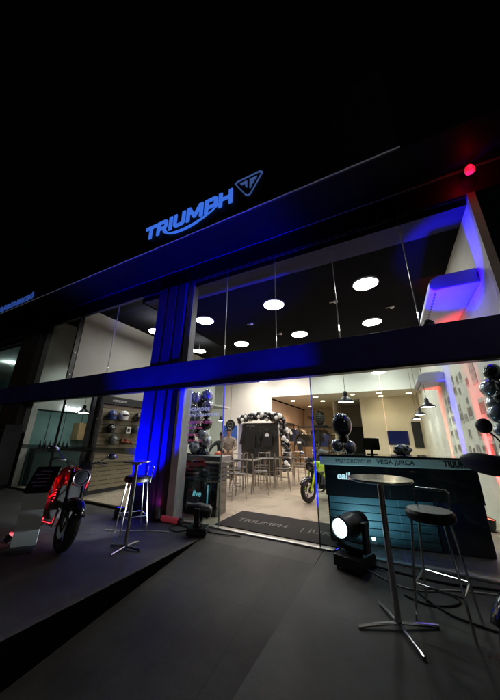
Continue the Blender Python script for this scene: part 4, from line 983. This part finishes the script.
for k in range(2):
    sh_ = thing('riding_shoe', 'rust orange riding shoe on the third glass shelf', 'shoe', (-7.05,5.58+.14*k,FLOORZ+1.235), R(15), 'riding shoes on the third glass shelf')
    b = MB(); b.ell((.02,0,.045), (.14,.05,.045), 16, 8); b.tube([(-.08,0,.05),(-.085,0,.15)], [.05,.045], 14); b.build('upper', hm['r'], sh_)
    b = MB(); b.ell((.015,0,.010), (.15,.055,.012), 16, 6); b.build('sole', BLKM, sh_)
sl_ = lamp('SPOT', sh, (0,-1.0,3.6), 24, (1,.86,.62), (0,-.1,1.2), 70, .8, .1)
ns = text('neon_sign', 'Triumph', .20, glow('white_neon', (.85,.95,1), 5), (-10.31,5.35,2.34), (R(90),0,R(90)), None, .008, shear=.15, bold=.004)
tag(ns, 'glowing white script sign on the band above the teal wall', 'neon sign')
gc = thing('wooden_cabinet', 'tan and dark wall cabinet hung on the teal wall behind the left window', 'cabinet', (-9.94,6.22,FLOORZ), R(90))
b = MB(); b.box((-.34,0,1.32), (.02,.39,1.90)); b.build('door_panel', mat('tan_wood', (.36,.25,.12), .5, noise=.3, nscale=3, stretch=(8,8,1)), gc)
b = MB(); b.box((.021,-.01,1.31), (.38,.39,1.92)); b.build('side_panel', mat('dark_wood', (.05,.045,.04), .5), gc)
b = MB(); b.ell((-.03,-.02,1.6), (.012,.02,.05)); b.build('handle', ALU, gc)
sc2 = thing('side_counter', 'dark teal counter along the teal wall', 'counter', (-9.95,5.0,FLOORZ), R(90))
b = MB(); b.box((-.30,0,0), (1.6,.32,1.0)); b.build('body', mat('dark_teal', (.025,.06,.06), .5, noise=.2), sc2)
b = MB(); b.box((-.32,-.03,1.0), (1.62,.36,1.05)); b.build('counter_top', BLKM, sc2)
for k in range(7):
    o = MB(); o.lathe((0,0,0), (0,0,1), [(0,0),(.035,0),(.035,.14),(.012,.19),(.012,.25),(0,.25)], 12)
    tag(o.build('bottle', BLKG, None, (-10.1,4.85+.14*k,FLOORZ+1.05)), 'dark bottle in the row on the side counter', 'bottle', 'bottles on the side counter')
lamp('SPOT', None, (-9.0,5.4,4.6), 100, (.90,1.0,.90), (-10.2,5.6,1.0), 100, .8, .2).name = 'side_room_glow'
# neighbouring bay lamp
nl = thing('bright_lamp', 'small bright white lamp behind the far left upper window', 'lamp', (-16.4,6.0,5.0))
b = MB(); b.ell((0,0,0), .07); b.build('bulb', glow('bay_bulb', (.9,1,1), 30), nl)
b = MB(); b.cyl((0,0,.06), (0,0,.12), .03); b.build('socket', BLKP, nl)
lamp('POINT', nl, (0,-.3,-.2), 60, (.75,1.0,.98), rad=.1)
wp = thing('slanted_panel', 'pale slanted panel lit behind the far left upper window', 'panel', (-17.6,7.0,4.5))
b = MB(); b.add([(-1.6,0,1.0-.6),(1.3,0,.5-.6),(.7,0,-1.6),(-1.6,0,-1.6),(-1.6,.05,.4),(1.3,.05,-.1),(.7,.05,-1.6),(-1.6,.05,-1.6)], [(0,1,2,3),(7,6,5,4),(0,4,5,1),(1,5,6,2),(2,6,7,3),(3,7,4,0)]); b.build('board', mat('pale_teal', (.45,.62,.60), .7), wp)
